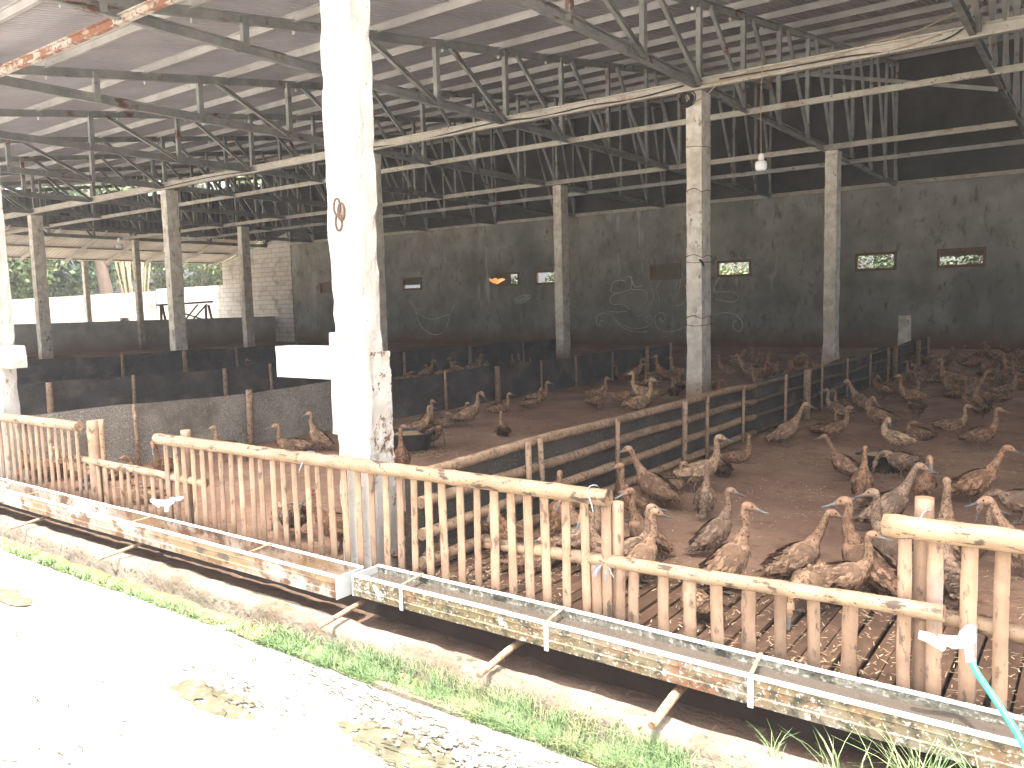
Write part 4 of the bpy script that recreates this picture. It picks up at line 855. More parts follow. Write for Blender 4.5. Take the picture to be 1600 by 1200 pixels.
t = thing('dry_bamboo_clump', (-51.5, 28.6, -.3), 'clump of dry bare bamboo stalks beyond the boundary wall', 'bamboo clump')
mb = MB()
for k in range(26):
    a = rnd.uniform(-.9, .9); b = rnd.uniform(-.4, .4); mb.tube([(-51.5+b, 28.6+a*.7, -.3), (-51.5+b*1.4, 28.6+a*.9, 3), (-51.5+b*2+rnd.uniform(-.3, .3), 28.6+a*1.5+rnd.uniform(-.3, .3), 6.5)], [.06, .05, .03], 6)
mb.build('stalks', M['dry_bark'], t)
for i, (x, y, lab, mk) in enumerate(((-24.8, 31.5, 'shrub seen through the window right of the pillar', 'leaf3'), (-19.5, 31.5, 'shrub behind the window next to the butterfly', 'leaf3'), (-12.2, 31.0, 'bright shrub behind the window right of the wire-wound column', 'leaf0'), (-6.2, 31.2, 'shrub behind the window right of the cream column', 'leaf3'), (-3.4, 31.0, 'dark shrub behind the rightmost window', 'leaf3'))):
    tree('garden_shrub', x, y, 4.4, 1.7, 3600, M[mk], lab, .09, .15, .1, squash=.8)

# ------------------------------------------------------------------ ducks
def duck_spine(pitch, hipz, neck, head_el, head_yaw):
    cp, sp = math.cos(R(pitch)), math.sin(R(pitch)); P = []
    for s_, off, w, h in ((-.215, .026, .010, .004), (-.175, .018, .032, .014), (-.132, .006, .054, .042), (-.08, -.004, .074, .066), (-.02, -.010, .084, .080), (.04, -.004, .080, .080), (.088, .010, .064, .064), (.120, .030, .042, .043)):
        P.append((s_*cp-off*sp, 0.0, hipz+s_*sp+off*cp, w, h))
    x, y, z = P[-1][:3]; k = len(neck)
    for i, seg in enumerate(neck):
        a, L = seg[0], seg[1]; yw = seg[2] if len(seg) > 2 else 0
        x += math.cos(R(a))*math.cos(R(yw))*L; y += math.cos(R(a))*math.sin(R(yw))*L; z += math.sin(R(a))*L
        r_ = (.030, .0225, .019, .018)[min(i, 3)]
        P.append((x, y, z, r_, r_*1.04))
    d = Vector((math.cos(R(head_el))*math.cos(R(head_yaw)), math.cos(R(head_el))*math.sin(R(head_yaw)), math.sin(R(head_el))))
    tn = Vector((P[-1][0]-P[-2][0], P[-1][1]-P[-2][1], P[-1][2]-P[-2][2])).normalized()
    p = Vector((x, y, z)) + tn*.016 + d*.005
    for q, dz, w, h in ((0, 0, .0215, .0235), (.020, .003, .0235, .026), (.040, .000, .0185, .020), (.054, -.004, .0135, .0135), (.062, -.006, .010, .009)):
        c = p + d*q + Vector((0, 0, dz)); P.append((c.x, c.y, c.z, w, h))
    return P, p, d
def interp(P, k):
    out = []
    n_ = len(P)
    for i in range(n_-1):
        a, b, c, d = [Vector(P[min(max(i+j, 0), n_-1)][:3]) for j in (-1, 0, 1, 2)]
        for j in range(k):
            t = j/k; pos = .5*((2*b)+(c-a)*t+(2*a-5*b+4*c-d)*t*t+(3*b-a-3*c+d)*t**3)
            e = t*t*(3-2*t); out.append((pos, P[i][3]*(1-e)+P[i+1][3]*e, P[i][4]*(1-e)+P[i+1][4]*e, i+t))
    out.append((Vector(P[-1][:3]), P[-1][3], P[-1][4], n_-1.0)); return out
POSES = {
    'upright': (44, .182, [(66, .048), (84, .062), (97, .052), (84, .026)], -14),
    'stand': (16, .180, [(62, .05), (86, .065), (94, .055), (80, .02)], -8),
    'reach': (30, .180, [(58, .052), (62, .062), (68, .052), (60, .02)], -16),
    'arch': (22, .182, [(66, .06), (88, .06), (84, .045), (30, .03)], -52),
    'sit': (8, .072, [(66, .045), (92, .06), (92, .05), (70, .02)], -8),
    'tuck': (5, .070, [(75, .035), (110, .035), (150, .03)], 175),
    'feed': (0, .180, [(25, .05), (-20, .06), (-55, .06), (-65, .02)], -72),
    'preen': (16, .178, [(75, .05), (110, .05, 20), (120, .035, 40)], -35),
}
protos = {}
def sd_r(rr): return Vector((rr.uniform(-.2, .2), rr.uniform(-.2, .2), rr.uniform(-.15, .1)))
def make_duck(pose, head_yaw, tint, label, group):
    pitch, hipz, neck, hel = POSES[pose]
    P, hp_, hd = duck_spine(pitch, hipz, neck, hel, head_yaw)
    S = interp(P, 5); n_ = len(S); seg = 16; rr = random.Random(hash((pose, head_yaw)) % 9999 if False else len(protos)*13+5)
    frames = []; sd = Vector((0, 1, 0))
    for i, (p, w, h, u) in enumerate(S):
        t = (S[min(i+1, n_-1)][0]-S[max(i-1, 0)][0]).normalized(); sd = (sd-t*sd.dot(t)).normalized(); frames.append((p, t, sd.copy(), t.cross(sd)*1.0, w, h))
    def surf(i, a, k=1.0):
        p, t, s_, u, w, h = frames[i]; return p + s_*(w*k*math.cos(a)) + u*(h*k*math.sin(a))
    root = thing('duck', (0, 0, 0), label, 'duck', group)
    mb = MB(); rings = []
    for i in range(n_): rings.append([mb.bm.verts.new(surf(i, 2*math.pi*k/seg)*1.0) for k in range(seg)])
    for i in range(n_-1):
        for k in range(seg): mb.bm.faces.new((rings[i][k], rings[i][(k+1) % seg], rings[i+1][(k+1) % seg], rings[i+1][k])).smooth = True
    mb.bm.faces.new(rings[0][::-1]); mb.bm.faces.new(rings[-1])
    # feathers lying back over the body and, finer, over the neck
    nb = 7*5
    for q in range(1100):
        i = rr.randrange(2, nb+14) if q < 950 else rr.randrange(nb+6, min(nb+24, n_-16)); a = rr.uniform(0, 2*math.pi)
        p, t, s_, u, w, h = frames[i]; nrm = (s_*(math.cos(a)/max(w, .01)) + u*(math.sin(a)/max(h, .01))).normalized(); c = surf(i, a, 1.005)
        body = i < nb+2; L = rr.uniform(.026, .050) if body else rr.uniform(.010, .018); wd = L*rr.uniform(.22, .38) if body else L*.35
        bk = (-t + nrm*rr.uniform(.10, .50) + Vector((0, 0, -.18 if body else 0))).normalized(); sdv = nrm.cross(bk).normalized()
        bk = (bk + sdv*rr.uniform(-.5, .5)).normalized()
        mb.quad(c, c+bk*L*.55+sdv*wd, c+bk*L, c+bk*L*.55-sdv*wd)
    for q in range(9):                                   # tail feathers
        p, t, s_, u, w, h = frames[3]; a = (q-4)/4
        c = p + s_*a*.025; bk = (-t + s_*a*.35 + u*rr.uniform(.0, .15)).normalized(); L = rr.uniform(.07, .10)
        mb.quad(c, c+bk*L*.6+s_*.011, c+bk*L, c+bk*L*.6-s_*.011)
    body = mb.build('body', M['duck%d' % tint], root)
    # wings: leaf-shaped shells over the flanks with long feathers at the tip
    for sgn in (1, -1):
        mb = MB(); rows = []; i0, i1 = 6, 33
        for i in range(i1, i0-1, -3):
            f = (i1-i)/(i1-i0); a_hi = R(78-38*f); a_lo = R(-22+40*f) ; lift = 1.06+.10*math.sin(math.pi*min(1, f*1.1))+.18*f; rows.append([])
            if i == i1: a_hi, a_lo = R(50), R(10)
            for k in range(6):
                a = a_lo+(a_hi-a_lo)*k/5; aa = a if sgn > 0 else math.pi-a; rows[-1].append(mb.bm.verts.new(surf(i, aa, lift-(.05 if k in (0, 5) else 0))))
        for j in range(len(rows)-1):
            for k in range(5): mb.bm.faces.new((rows[j][k], rows[j][k+1], rows[j+1][k+1], rows[j+1][k])).smooth = True
        for q in range(110):
            f = rr.random(); i = int(i1-(i1-i0)*f*.92); p, t, s_, u, w, h = frames[i]; a = R(-18+40*f)+R(90-70*f)*rr.random(); aa = a if sgn > 0 else math.pi-a
            lift = 1.08+.10*math.sin(math.pi*min(1, f*1.1))+.18*f; c = surf(i, aa, lift); nrm = (c-p).normalized()
            L = rr.uniform(.030, .05)+.035*f; wd = L*rr.uniform(.18, .26); bk = (-t+nrm*rr.uniform(.05, .26)+sd_r(rr)+Vector((0, 0, -.12))).normalized(); sv = nrm.cross(bk).normalized()
            mb.quad(c, c+bk*L*.6+sv*wd, c+bk*L, c+bk*L*.6-sv*wd)
        mb.build('wing', M['duck%d' % tint], root)
    # bill
    e = frames[-1][0]; d = hd; sv = d.cross(Vector((0, 0, 1))); sv = sv.normalized() if sv.length > .1 else Vector((0, 1, 0)); uv = sv.cross(d).normalized()
    mb = MB(); rings = []
    for f, w, h, dz in ((-.12, .0115, .0125, 0), (.0, .0120, .0115, 0), (.35, .0098, .0068, -.003), (.7, .0110, .0045, -.006), (.92, .0105, .0032, -.006), (1.0, .0060, .0022, -.007)):
        c = e + d*(.070*f) + uv*dz; rings.append([mb.bm.verts.new(c+sv*w*math.cos(a)+uv*h*math.sin(a)) for a in (2*math.pi*k/12 for k in range(12))])
    for i in range(5):
        for k in range(12): mb.bm.faces.new((rings[i][k], rings[i][(k+1) % 12], rings[i+1][(k+1) % 12], rings[i+1][k])).smooth = True
    mb.bm.faces.new(rings[0][::-1]); mb.bm.faces.new(rings[-1])
    mb.build('bill', M['bill'], root)
    for s_ in (1, -1):
        mb = MB(); bmesh.ops.create_uvsphere(mb.bm, u_segments=10, v_segments=7, radius=.0052)
        c = hp_ + d*.028 + uv*.009 + sv*s_*.0205
        for v in mb.bm.verts: v.co += c
        for f_ in mb.bm.faces: f_.smooth = True
        mb.build('eye', M['eye'], root)
    if pose not in ('sit', 'tuck'):
        for s_ in (1, -1):
            hx = -.012; st = .035*s_ if pose in ('reach', 'stand', 'upright') else .015*s_
            mb = MB(); mb.tube([(hx, .034*s_, hipz-.045), (hx-.006+st*.3, .033*s_, .085), (hx-.016+st*.7, .033*s_, .055), (hx+st, .035*s_, .012)], [.019, .010, .0065, .006], 8)
            fx, fy = hx+st, .035*s_
            toes = [(.062, .026), (.072, 0), (.060, -.028)]; tv = []
            for tx, ty in toes: mb.tube([(fx, fy, .010), (fx+tx*.6, fy+ty*.6, .007), (fx+tx, fy+ty, .004)], [.005, .0038, .002], 6)
            a = mb.bm.verts.new((fx, fy, .008)); pv = [mb.bm.verts.new((fx+tx*q_, fy+ty*q_, .005)) for tx, ty, q_ in ((.062, .026, .95), (.066, .013, .82), (.072, 0, .95), (.066, -.014, .82), (.060, -.028, .95))]
            for k in range(4): mb.bm.faces.new((a, pv[k], pv[k+1]))
            mb.tube([(fx, fy, .010), (fx-.022, fy, .006)], [.0045, .002], 6)
            mb.build('leg', M['leg'], root)
    return root
DUCKS = [
 (-2.08, 4.01, 37, 'upright', -15, 1, 1.0, 'duck with a sunlit orange head and blue-grey bill just behind the low rail', 'ducks in the pens'),
 (-2.28, 4.47, 227, 'upright', -10, 0, 1.05, 'brown duck with straight tall neck facing left behind the orange-headed duck', 'ducks in the pens'),
 (-2.28, 4.01, 245, 'arch', 0, 3, 1.05, 'grey-brown duck with a ruffled pale head above the end of the bamboo rail', 'ducks in the pens'),
 (-2.78, 5.23, 243, 'upright', -40, 0, 1.0, 'broad-breasted brown duck looking left beside the middle rail of the divider', 'ducks in the pens'),
 (-2.78, 5.6, 186, 'reach', 15, 0, 1.15, 'large brown duck leaning back and stretching its neck towards the divider rails', 'ducks in the pens'),
 (-2.89, 6.11, 45, 'sit', 0, 1, 0.9, 'small duck sitting half hidden between the large brown duck and the pale tan one', 'ducks in the pens'),
 (-2.69, 6.28, 33, 'stand', 0, 4, 1.15, 'pale tan duck standing tall beside the bamboo divider, bill to the right', 'ducks in the pens'),
 (-2.36, 5.61, 103, 'upright', 0, 3, 0.85, 'grey duck seen from behind with both webbed feet on the bare floor', 'ducks in the pens'),
 (-2.8, 7.03, 122, 'tuck', 0, 0, 0.95, 'dark rounded duck resting with its head tucked beside the divider', 'ducks in the pens'),
 (-2.89, 7.67, 31, 'sit', 90, 0, 0.95, 'brown duck sitting low against the divider with its head turned away', 'ducks in the pens'),
 (-1.62, 4.17, 36, 'upright', -10, 1, 1.15, 'front one of two overlapping ducks with long slate bill pointing right', 'ducks in the pens'),
 (-1.93, 4.75, 32, 'upright', 0, 3, 1.0, 'rear one of two overlapping ducks behind the low bamboo rail', 'ducks in the pens'),
 (-1.33, 4.44, 37, 'reach', -5, 1, 1.05, 'duck with orange nape bending its speckled neck to the right', 'ducks in the pens'),
 (-0.98, 4.47, 183, 'upright', 10, 0, 1.15, 'duck with blue bill pointing left in front of the high fence panel', 'ducks in the pens'),
 (-0.93, 4.85, 179, 'upright', 10, 3, 1.15, 'big grey-brown duck with its head directly behind the blue-billed one', 'ducks in the pens'),
 (-1.05, 4.31, 24, 'stand', -10, 1, 0.95, 'duck with yellowish cheek looking right over the low rail', 'ducks in the pens'),
 (-1.17, 4.1, 266, 'feed', 0, 1, 1.0, 'duck poking its blue bill down between the slats of the low panel', 'ducks in the pens'),
 (-1.15, 5.83, 31, 'reach', 0, 3, 1.15, 'grey duck leaning right with its neck out beside the feed tub', 'ducks in the pens'),
 (-1.08, 6.73, 294, 'arch', 0, 2, 1.0, 'dark red-brown duck facing the fence with its bill lowered', 'ducks in the pens'),
 (-0.7, 5.19, 103, 'upright', 0, 1, 1.2, 'duck with a straight vertical neck rising behind the right-hand top rail', 'ducks in the pens'),
 (-0.63, 5.55, 37, 'sit', 0, 3, 1.0, 'duck sitting just behind the right-hand top rail, only its crown showing', 'ducks in the pens'),
 (-0.75, 6.97, 16, 'reach', 0, 2, 1.1, 'rust-bellied duck leaning forward on long legs near the right edge', 'ducks in the pens'),
 (-0.44, 6.52, 204, 'feed', 0, 3, 1.0, 'grey duck feeding with lowered head at the right edge', 'ducks in the pens'),
 (-0.32, 5.24, 194, 'reach', 0, 1, 1.1, 'duck with blue bill showing between the slats at the right edge', 'ducks in the pens'),
 (-0.59, 4.55, 108, 'stand', 30, 3, 1.0, 'grey duck standing behind the widest slats of the right-hand panel', 'ducks in the pens'),
 (-1.63, 3.78, 143, 'tuck', 0, 1, 0.95, 'fluffy pale duck resting on the slatted floor behind the low panel', 'ducks in the pens'),
 (-1.8, 7.3, 174, 'reach', 10, 0, 1.0, 'brown duck with blue-grey bill leaning away left of the feed tub', 'ducks in the pens'),
 (-1.51, 6.71, 93, 'upright', 0, 2, 0.95, 'reddish duck seen from behind with its neck straight up by the feed tub', 'ducks in the pens'),
 (-1.4, 7.64, 161, 'feed', 0, 3, 1.0, 'grey duck stretching its neck over the rim of the feed tub', 'ducks in the pens'),
 (-1.69, 8.88, 181, 'preen', 120, 4, 1.05, 'buff duck preening with ruffled feathers behind the feed tub', 'ducks in the pens'),
 (-2.16, 10.34, 177, 'preen', 140, 0, 1.1, 'dark brown mottled duck standing with its head turned over its back', 'ducks in the pens'),
 (-2.38, 9.3, 30, 'stand', -10, 2, 1.0, 'orange-bellied duck looking right close to the divider', 'ducks in the pens'),
 (-2.73, 8.66, 33, 'reach', -5, 1, 1.15, 'tall buff duck striding right beside the dividing fence', 'ducks in the pens'),
 (-2.62, 9.78, 25, 'sit', 0, 2, 0.9, 'small reddish duck sitting behind the orange-bellied one', 'ducks in the pens'),
 (-2.77, 10.87, 179, 'stand', 0, 3, 1.0, 'grey-necked duck looking left at the dark netting', 'ducks in the pens'),
 (-2.98, 12.03, 184, 'sit', 0, 0, 1.0, 'duck with ochre neck sitting close under the net divider', 'ducks in the pens'),
 (-2.69, 11.8, 178, 'reach', 0, 3, 1.1, 'slender grey duck leaning back with its head by the thin post', 'ducks in the pens'),
 (-2.75, 13.4, 182, 'preen', 150, 0, 1.1, 'round brown duck standing with its head hidden in its feathers', 'ducks in the pens'),
 (-2.23, 12.7, 200, 'stand', 0, 2, 1.15, 'upright rusty duck facing left in front of a crouching one', 'ducks in the pens'),
 (-1.95, 11.47, 130, 'feed', 0, 0, 0.9, 'crouching brown duck directly below the upright rusty duck', 'ducks in the pens'),
 (-1.65, 9.88, 160, 'tuck', 0, 0, 0.95, 'dark mottled duck hunched on the floor left of the sitting ducks', 'ducks in the pens'),
 (-2.08, 15.4, 188, 'stand', 0, 4, 1.25, 'cream duck facing left in the dim back of the right pen', 'ducks in the pens'),
 (-1.27, 11.81, 116, 'preen', 60, 0, 1.2, 'big dark duck bending over with its rump towards the fence', 'ducks in the pens'),
 (-1.42, 10.72, 18, 'sit', 0, 1, 1.1, 'tan duck sitting low with raised head, facing right', 'ducks in the pens'),
 (-0.98, 9.39, 26, 'stand', -10, 0, 1.1, 'brown duck with upright neck looking right, behind the rust-bellied one', 'ducks in the pens'),
 (-1.6, 14.19, 17, 'reach', 0, 3, 1.1, 'dusky duck stretching its long neck right near the back', 'ducks in the pens'),
 (-1.81, 14.1, 37, 'sit', 0, 2, 1.0, 'reddish duck lying flat below the cream one', 'ducks in the pens'),
 (-6.76, 8.22, 49, 'arch', 0, 1, 1.15, 'white-headed duck with bowed neck striding right across the middle pen', 'ducks in the pens'),
 (-5.98, 7.92, 132, 'sit', 0, 2, 1.0, 'duck sitting alone with its back turned on the bare middle floor', 'ducks in the pens'),
 (-7.26, 9.58, 47, 'sit', -10, 2, 1.0, 'reddish duck sitting at the foot of the thick bamboo post', 'ducks in the pens'),
 (-7.55, 11.02, 44, 'sit', 0, 1, 1.1, 'buff duck sitting with its neck up beside the net in the middle pen', 'ducks in the pens'),
 (-7.17, 10.29, 50, 'sit', 5, 2, 1.0, 'rusty duck sitting in front of the buff one by the net', 'ducks in the pens'),
 (-6.98, 11.98, 40, 'sit', -10, 1, 1.15, 'buff duck sitting apart in the middle pen, bill to the right', 'ducks in the pens'),
 (-6.09, 10.46, 50, 'preen', -150, 2, 1.05, 'chestnut duck lying down and preening near the bamboo divider', 'ducks in the pens'),
 (-5.99, 10.93, 229, 'feed', 0, 2, 1.05, 'chestnut duck bending down left of the pale pair', 'ducks in the pens'),
 (-5.25, 10.18, 37, 'stand', -20, 4, 1.25, 'pale duck bowing its head right behind the top rail of the divider', 'ducks in the pens'),
 (-5.81, 11.36, 202, 'stand', 0, 4, 1.2, 'pale duck with raised head facing left, behind the bowing one', 'ducks in the pens'),
 (-7.16, 14.83, 206, 'upright', 10, 2, 1.2, 'dark slim duck standing upright against the black net', 'ducks in the pens'),
 (-7.78, 14.87, 38, 'arch', 0, 1, 1.1, 'duck with arched neck at the foot of the net at the back', 'ducks in the pens'),
 (-7.59, 15.25, 202, 'sit', 0, 0, 1.1, 'brown duck sitting long and low along the back of the net', 'ducks in the pens'),
 (-6.96, 15.19, 195, 'stand', 0, 1, 1.2, 'duck half hidden by the concrete column at the back of the middle pen', 'ducks in the pens'),
 (-5.9, 12.67, 120, 'sit', 0, 0, 1.1, 'dark duck sitting with raised neck just left of the concrete column', 'ducks in the pens'),
 (-6.99, 13.56, 37, 'sit', 0, 0, 1.0, 'small dark duck sitting between the net and the pale pair', 'ducks in the pens'),
 (-6.19, 15.79, 221, 'stand', 20, 0, 1.25, 'brown duck standing right of the concrete column, looking left', 'ducks in the pens'),
 (-5.8, 15.94, 198, 'reach', 0, 1, 1.25, 'yellowish duck leaning left between the column and the divider', 'ducks in the pens'),
 (-5.27, 15.58, 99, 'upright', -40, 2, 1.2, 'reddish duck seen from behind with its neck up, near the far wall', 'ducks in the pens'),
 (-5.18, 16.48, 78, 'sit', 0, 2, 1.2, 'duck huddled in the back corner right of the upright reddish one', 'ducks in the pens'),
 (-5.03, 16.84, 37, 'preen', 90, 2, 1.2, 'duck preening in the back corner of the middle pen', 'ducks in the pens'),
 (-5.26, 18.43, 186, 'sit', 0, 1, 1.2, 'duck lying in the back corner beside the whitewashed column', 'ducks in the pens'),
 (-4.8, 13.8, 197, 'stand', 0, 1, 1.05, 'duck whose head alone shows over the divider rail, bill to the left', 'ducks in the pens'),
 (-4.96, 12.68, 191, 'sit', 0, 2, 1.1, 'duck peeping over the divider right beside the concrete column', 'ducks in the pens'),
 (-5.42, 13.53, 52, 'tuck', 0, 2, 1.1, 'duck hunched close behind the concrete column', 'ducks in the pens'),
 (-6.55, 19.14, 39, 'sit', 0, 0, 1.1, 'dim duck sitting far back against the stained wall', 'ducks in the pens'),
 (-6.97, 19.0, 30, 'upright', 0, 0, 1.1, 'dim duck standing far back against the stained wall', 'ducks in the pens'),
 (-2.65, 4.39, 236, 'arch', 0, 1, 1.0, 'duck with a lowered pale head behind the last slats of the long panel', 'ducks in the pens'),
 (-3.29, 4.17, 208, 'stand', 0, 0, 1.0, 'brown duck standing behind the long panel where the divider rails meet it', 'ducks in the pens'),
 (-3.41, 3.68, 57, 'tuck', 0, 3, 1.0, 'duck resting close behind the long panel just right of the pillar foot', 'ducks in the pens'),
 (-2.17, 4.07, 58, 'stand', 0, 3, 1.0, 'grey duck standing tight against the post at the end of the long panel', 'ducks in the pens'),
 (-5.5, 5.64, 134, 'upright', 10, 2, 0.95, 'duck seen from behind with a long neck in front of the round black tub', 'ducks in the pens'),
 (-6.41, 6.44, 65, 'sit', -30, 3, 1.0, 'duck feeding with its head at the left rim of the round black tub', 'ducks in the pens'),
 (-6.71, 7.21, 48, 'stand', 0, 1, 1.0, 'pale-necked duck bending over the far side of the round black tub', 'ducks in the pens'),
 (-6.14, 6.81, 102, 'feed', 0, 0, 1.0, 'brown duck crowding at the right rim of the round black tub', 'ducks in the pens'),
 (-7.11, 7.79, 52, 'upright', 0, 2, 0.85, 'small duck with a thin neck behind the round black tub', 'ducks in the pens'),
 (-7.04, 8.07, 46, 'tuck', 0, 1, 1.0, 'duck lying flat on the litter right of the round black tub', 'ducks in the pens'),
 (-7.3, 8.67, 50, 'sit', 0, 0, 0.9, 'small duck sitting at the foot of the thin bamboo post', 'ducks in the pens'),
 (-7.37, 5.82, 231, 'sit', 0, 1, 1.2, 'large buff duck lying left of the sunlit pillar, head raised', 'ducks in the pens'),
 (-7.16, 6.03, 220, 'upright', 0, 1, 1.05, 'upright duck between the lying buff duck and the sunlit pillar', 'ducks in the pens'),
 (-7.53, 5.1, 236, 'stand', 0, 1, 1.0, 'duck with its head above the bamboo rail in front of the grey netting', 'ducks in the pens'),
 (-7.23, 4.18, 300, 'arch', 20, 0, 1.05, 'duck with dark bill hanging down above the low left rail', 'ducks in the pens'),
 (-7.74, 4.02, 82, 'tuck', 0, 0, 1.05, 'striped brown back of a duck resting behind the low left rail', 'ducks in the pens'),
 (-4.06, 3.53, 238, 'arch', 10, 2, 1.05, 'duck with sunlit orange face and slate bill behind slats left of the pillar', 'ducks in the pens'),
 (-3.81, 3.85, 244, 'arch', 0, 0, 1.0, 'duck with a dark bill at the foot of the pillar, right side', 'ducks in the pens'),
 (-3.47, 3.96, 56, 'preen', 110, 0, 1.1, 'large brown duck bent over behind the middle of the long fence panel', 'ducks in the pens'),
 (-3.02, 4.01, 277, 'arch', 0, 2, 1.05, 'dark-billed duck facing out between slats right of the pillar', 'ducks in the pens'),
 (-2.73, 3.93, 55, 'tuck', 0, 1, 1.0, 'pale brown duck resting behind the right half of the long panel', 'ducks in the pens'),
 (-2.97, 4.54, 113, 'upright', 0, 2, 1.0, 'duck with a pinkish neck rising above the long bamboo rail', 'ducks in the pens'),
 (-2.58, 4.17, 42, 'stand', 40, 3, 1.0, 'grey duck standing behind the right end of the long panel', 'ducks in the pens'),
 (-8.53, 3.58, 252, 'reach', 0, 1, 0.95, 'duck with pale head pushed through the slats at the far left', 'ducks in the pens'),
 (-7.6, 3.58, 250, 'reach', 0, 1, 1.0, 'duck with orange head and pale bill between slats left of the bamboo post', 'ducks in the pens'),
 (-8.25, 3.58, 252, 'feed', 0, 2, 0.95, 'duck bending its head down over the left water trough', 'ducks in the pens'),
 (-6.55, 3.58, 231, 'tuck', 0, 1, 1.0, 'duck resting behind the low left panel', 'ducks in the pens'),
 (-4.59, 3.58, 172, 'feed', 0, 3, 1.0, 'grey duck bending down behind the left half of the long panel', 'ducks in the pens'),
 (-12.22, 13.45, 52, 'arch', 0, 3, 1.1, 'one of the small brown ducks beyond the black net in the far left pens', 'ducks beyond the net in the far left pens'),
 (-12.32, 13.74, 217, 'sit', 0, 1, 1.1, 'one of the small brown ducks beyond the black net in the far left pens', 'ducks beyond the net in the far left pens'),
 (-12.43, 14.4, 51, 'sit', 0, 1, 1.1, 'one of the small brown ducks beyond the black net in the far left pens', 'ducks beyond the net in the far left pens'),
 (-12.21, 12.66, 54, 'tuck', 0, 1, 1.0, 'one of the small brown ducks beyond the black net in the far left pens', 'ducks beyond the net in the far left pens'),
 (-12.2, 12.98, 203, 'tuck', 0, 2, 1.0, 'one of the small brown ducks beyond the black net in the far left pens', 'ducks beyond the net in the far left pens'),
 (-12.03, 14.91, 49, 'stand', 0, 3, 1.1, 'one of the small brown ducks beyond the black net in the far left pens', 'ducks beyond the net in the far left pens'),
 (-12.3, 15.57, 208, 'sit', 0, 0, 1.0, 'one of the small brown ducks beyond the black net in the far left pens', 'ducks beyond the net in the far left pens'),
 (-12.38, 17.22, 136, 'sit', 0, 2, 1.1, 'one of the small brown ducks beyond the black net in the far left pens', 'ducks beyond the net in the far left pens'),
 (-12.85, 17.53, 56, 'tuck', 0, 2, 1.0, 'one of the small brown ducks beyond the black net in the far left pens', 'ducks beyond the net in the far left pens'),
 (-12.92, 18.47, 45, 'sit', 0, 1, 1.1, 'one of the small brown ducks beyond the black net in the far left pens', 'ducks beyond the net in the far left pens'),
 (-11.91, 13.57, 211, 'tuck', 0, 2, 1.0, 'one of the small brown ducks beyond the black net in the far left pens', 'ducks beyond the net in the far left pens'),
 (-16.64, 11.74, 65, 'stand', 0, 3, 1.1, 'one of the small brown ducks beyond the black net in the far left pens', 'ducks beyond the net in the far left pens'),
 (-14.69, 12.83, 229, 'sit', 0, 1, 1.2, 'one of the small brown ducks beyond the black net in the far left pens', 'ducks beyond the net in the far left pens'),
 (-15.72, 12.8, 71, 'sit', 0, 2, 1.0, 'one of the small brown ducks beyond the black net in the far left pens', 'ducks beyond the net in the far left pens'),
 (-14.75, 11.18, 223, 'sit', 0, 1, 1.0, 'one of the small brown ducks beyond the black net in the far left pens', 'ducks beyond the net in the far left pens'),
 (-14.16, 10.98, 62, 'arch', 0, 2, 1.0, 'one of the small brown ducks beyond the black net in the far left pens', 'ducks beyond the net in the far left pens'),
 (-12.59, 14.63, 51, 'sit', 0, 2, 1.0, 'one of the small brown ducks beyond the black net in the far left pens', 'ducks beyond the net in the far left pens'),
 (-11.27, 16.12, 125, 'sit', 0, 2, 1.0, 'one of the small brown ducks beyond the black net in the far left pens', 'ducks beyond the net in the far left pens'),
 (-11.51, 15.71, 126, 'arch', 0, 0, 1.0, 'one of the small brown ducks beyond the black net in the far left pens', 'ducks beyond the net in the far left pens'),
 (-13.48, 15.09, 222, 'tuck', 0, 1, 1.0, 'one of the small brown ducks beyond the black net in the far left pens', 'ducks beyond the net in the far left pens'),
 (-15.85, 16.69, 214, 'sit', 0, 1, 1.0, 'one of the small brown ducks beyond the black net in the far left pens', 'ducks beyond the net in the far left pens'),
 (-13.07, 14.33, 52, 'sit', 0, 1, 1.0, 'one of the small brown ducks beyond the black net in the far left pens', 'ducks beyond the net in the far left pens'),
 (-11.24, 14.54, 218, 'sit', 0, 1, 1.0, 'one of the small brown ducks beyond the black net in the far left pens', 'ducks beyond the net in the far left pens'),
 (-12.88, 14.01, 53, 'sit', 0, 1, 1.0, 'one of the small brown ducks beyond the black net in the far left pens', 'ducks beyond the net in the far left pens'),
 (-10.6, 14.59, 206, 'tuck', 0, 2, 1.0, 'one of the small brown ducks beyond the black net in the far left pens', 'ducks beyond the net in the far left pens'),
 (-10.7, 15.79, 44, 'sit', 0, 0, 1.0, 'one of the small brown ducks beyond the black net in the far left pens', 'ducks beyond the net in the far left pens'),
 (-11.81, 15.32, 208, 'sit', 0, 2, 1.0, 'one of the small brown ducks beyond the black net in the far left pens', 'ducks beyond the net in the far left pens'),
 (-12.91, 15.28, 130, 'tuck', 0, 1, 1.0, 'one of the small brown ducks beyond the black net in the far left pens', 'ducks beyond the net in the far left pens'),
 (-12.61, 14.72, 131, 'arch', 0, 2, 1.0, 'one of the small brown ducks beyond the black net in the far left pens', 'ducks beyond the net in the far left pens'),
 (-12.29, 14.52, 220, 'arch', 0, 1, 1.0, 'one of the small brown ducks beyond the black net in the far left pens', 'ducks beyond the net in the far left pens'),
 (-3.34, 20.2, 179, 'stand', 0, 0, 1.1, 'one of the dim brown ducks crowded along the back wall of the right pen', 'ducks crowded along the back wall'),
 (-3.46, 19.06, 20, 'sit', 0, 2, 1.1, 'one of the dim brown ducks crowded along the back wall of the right pen', 'ducks crowded along the back wall'),
 (-2.83, 18.6, 29, 'tuck', 0, 2, 1.0, 'one of the dim brown ducks crowded along the back wall of the right pen', 'ducks crowded along the back wall'),
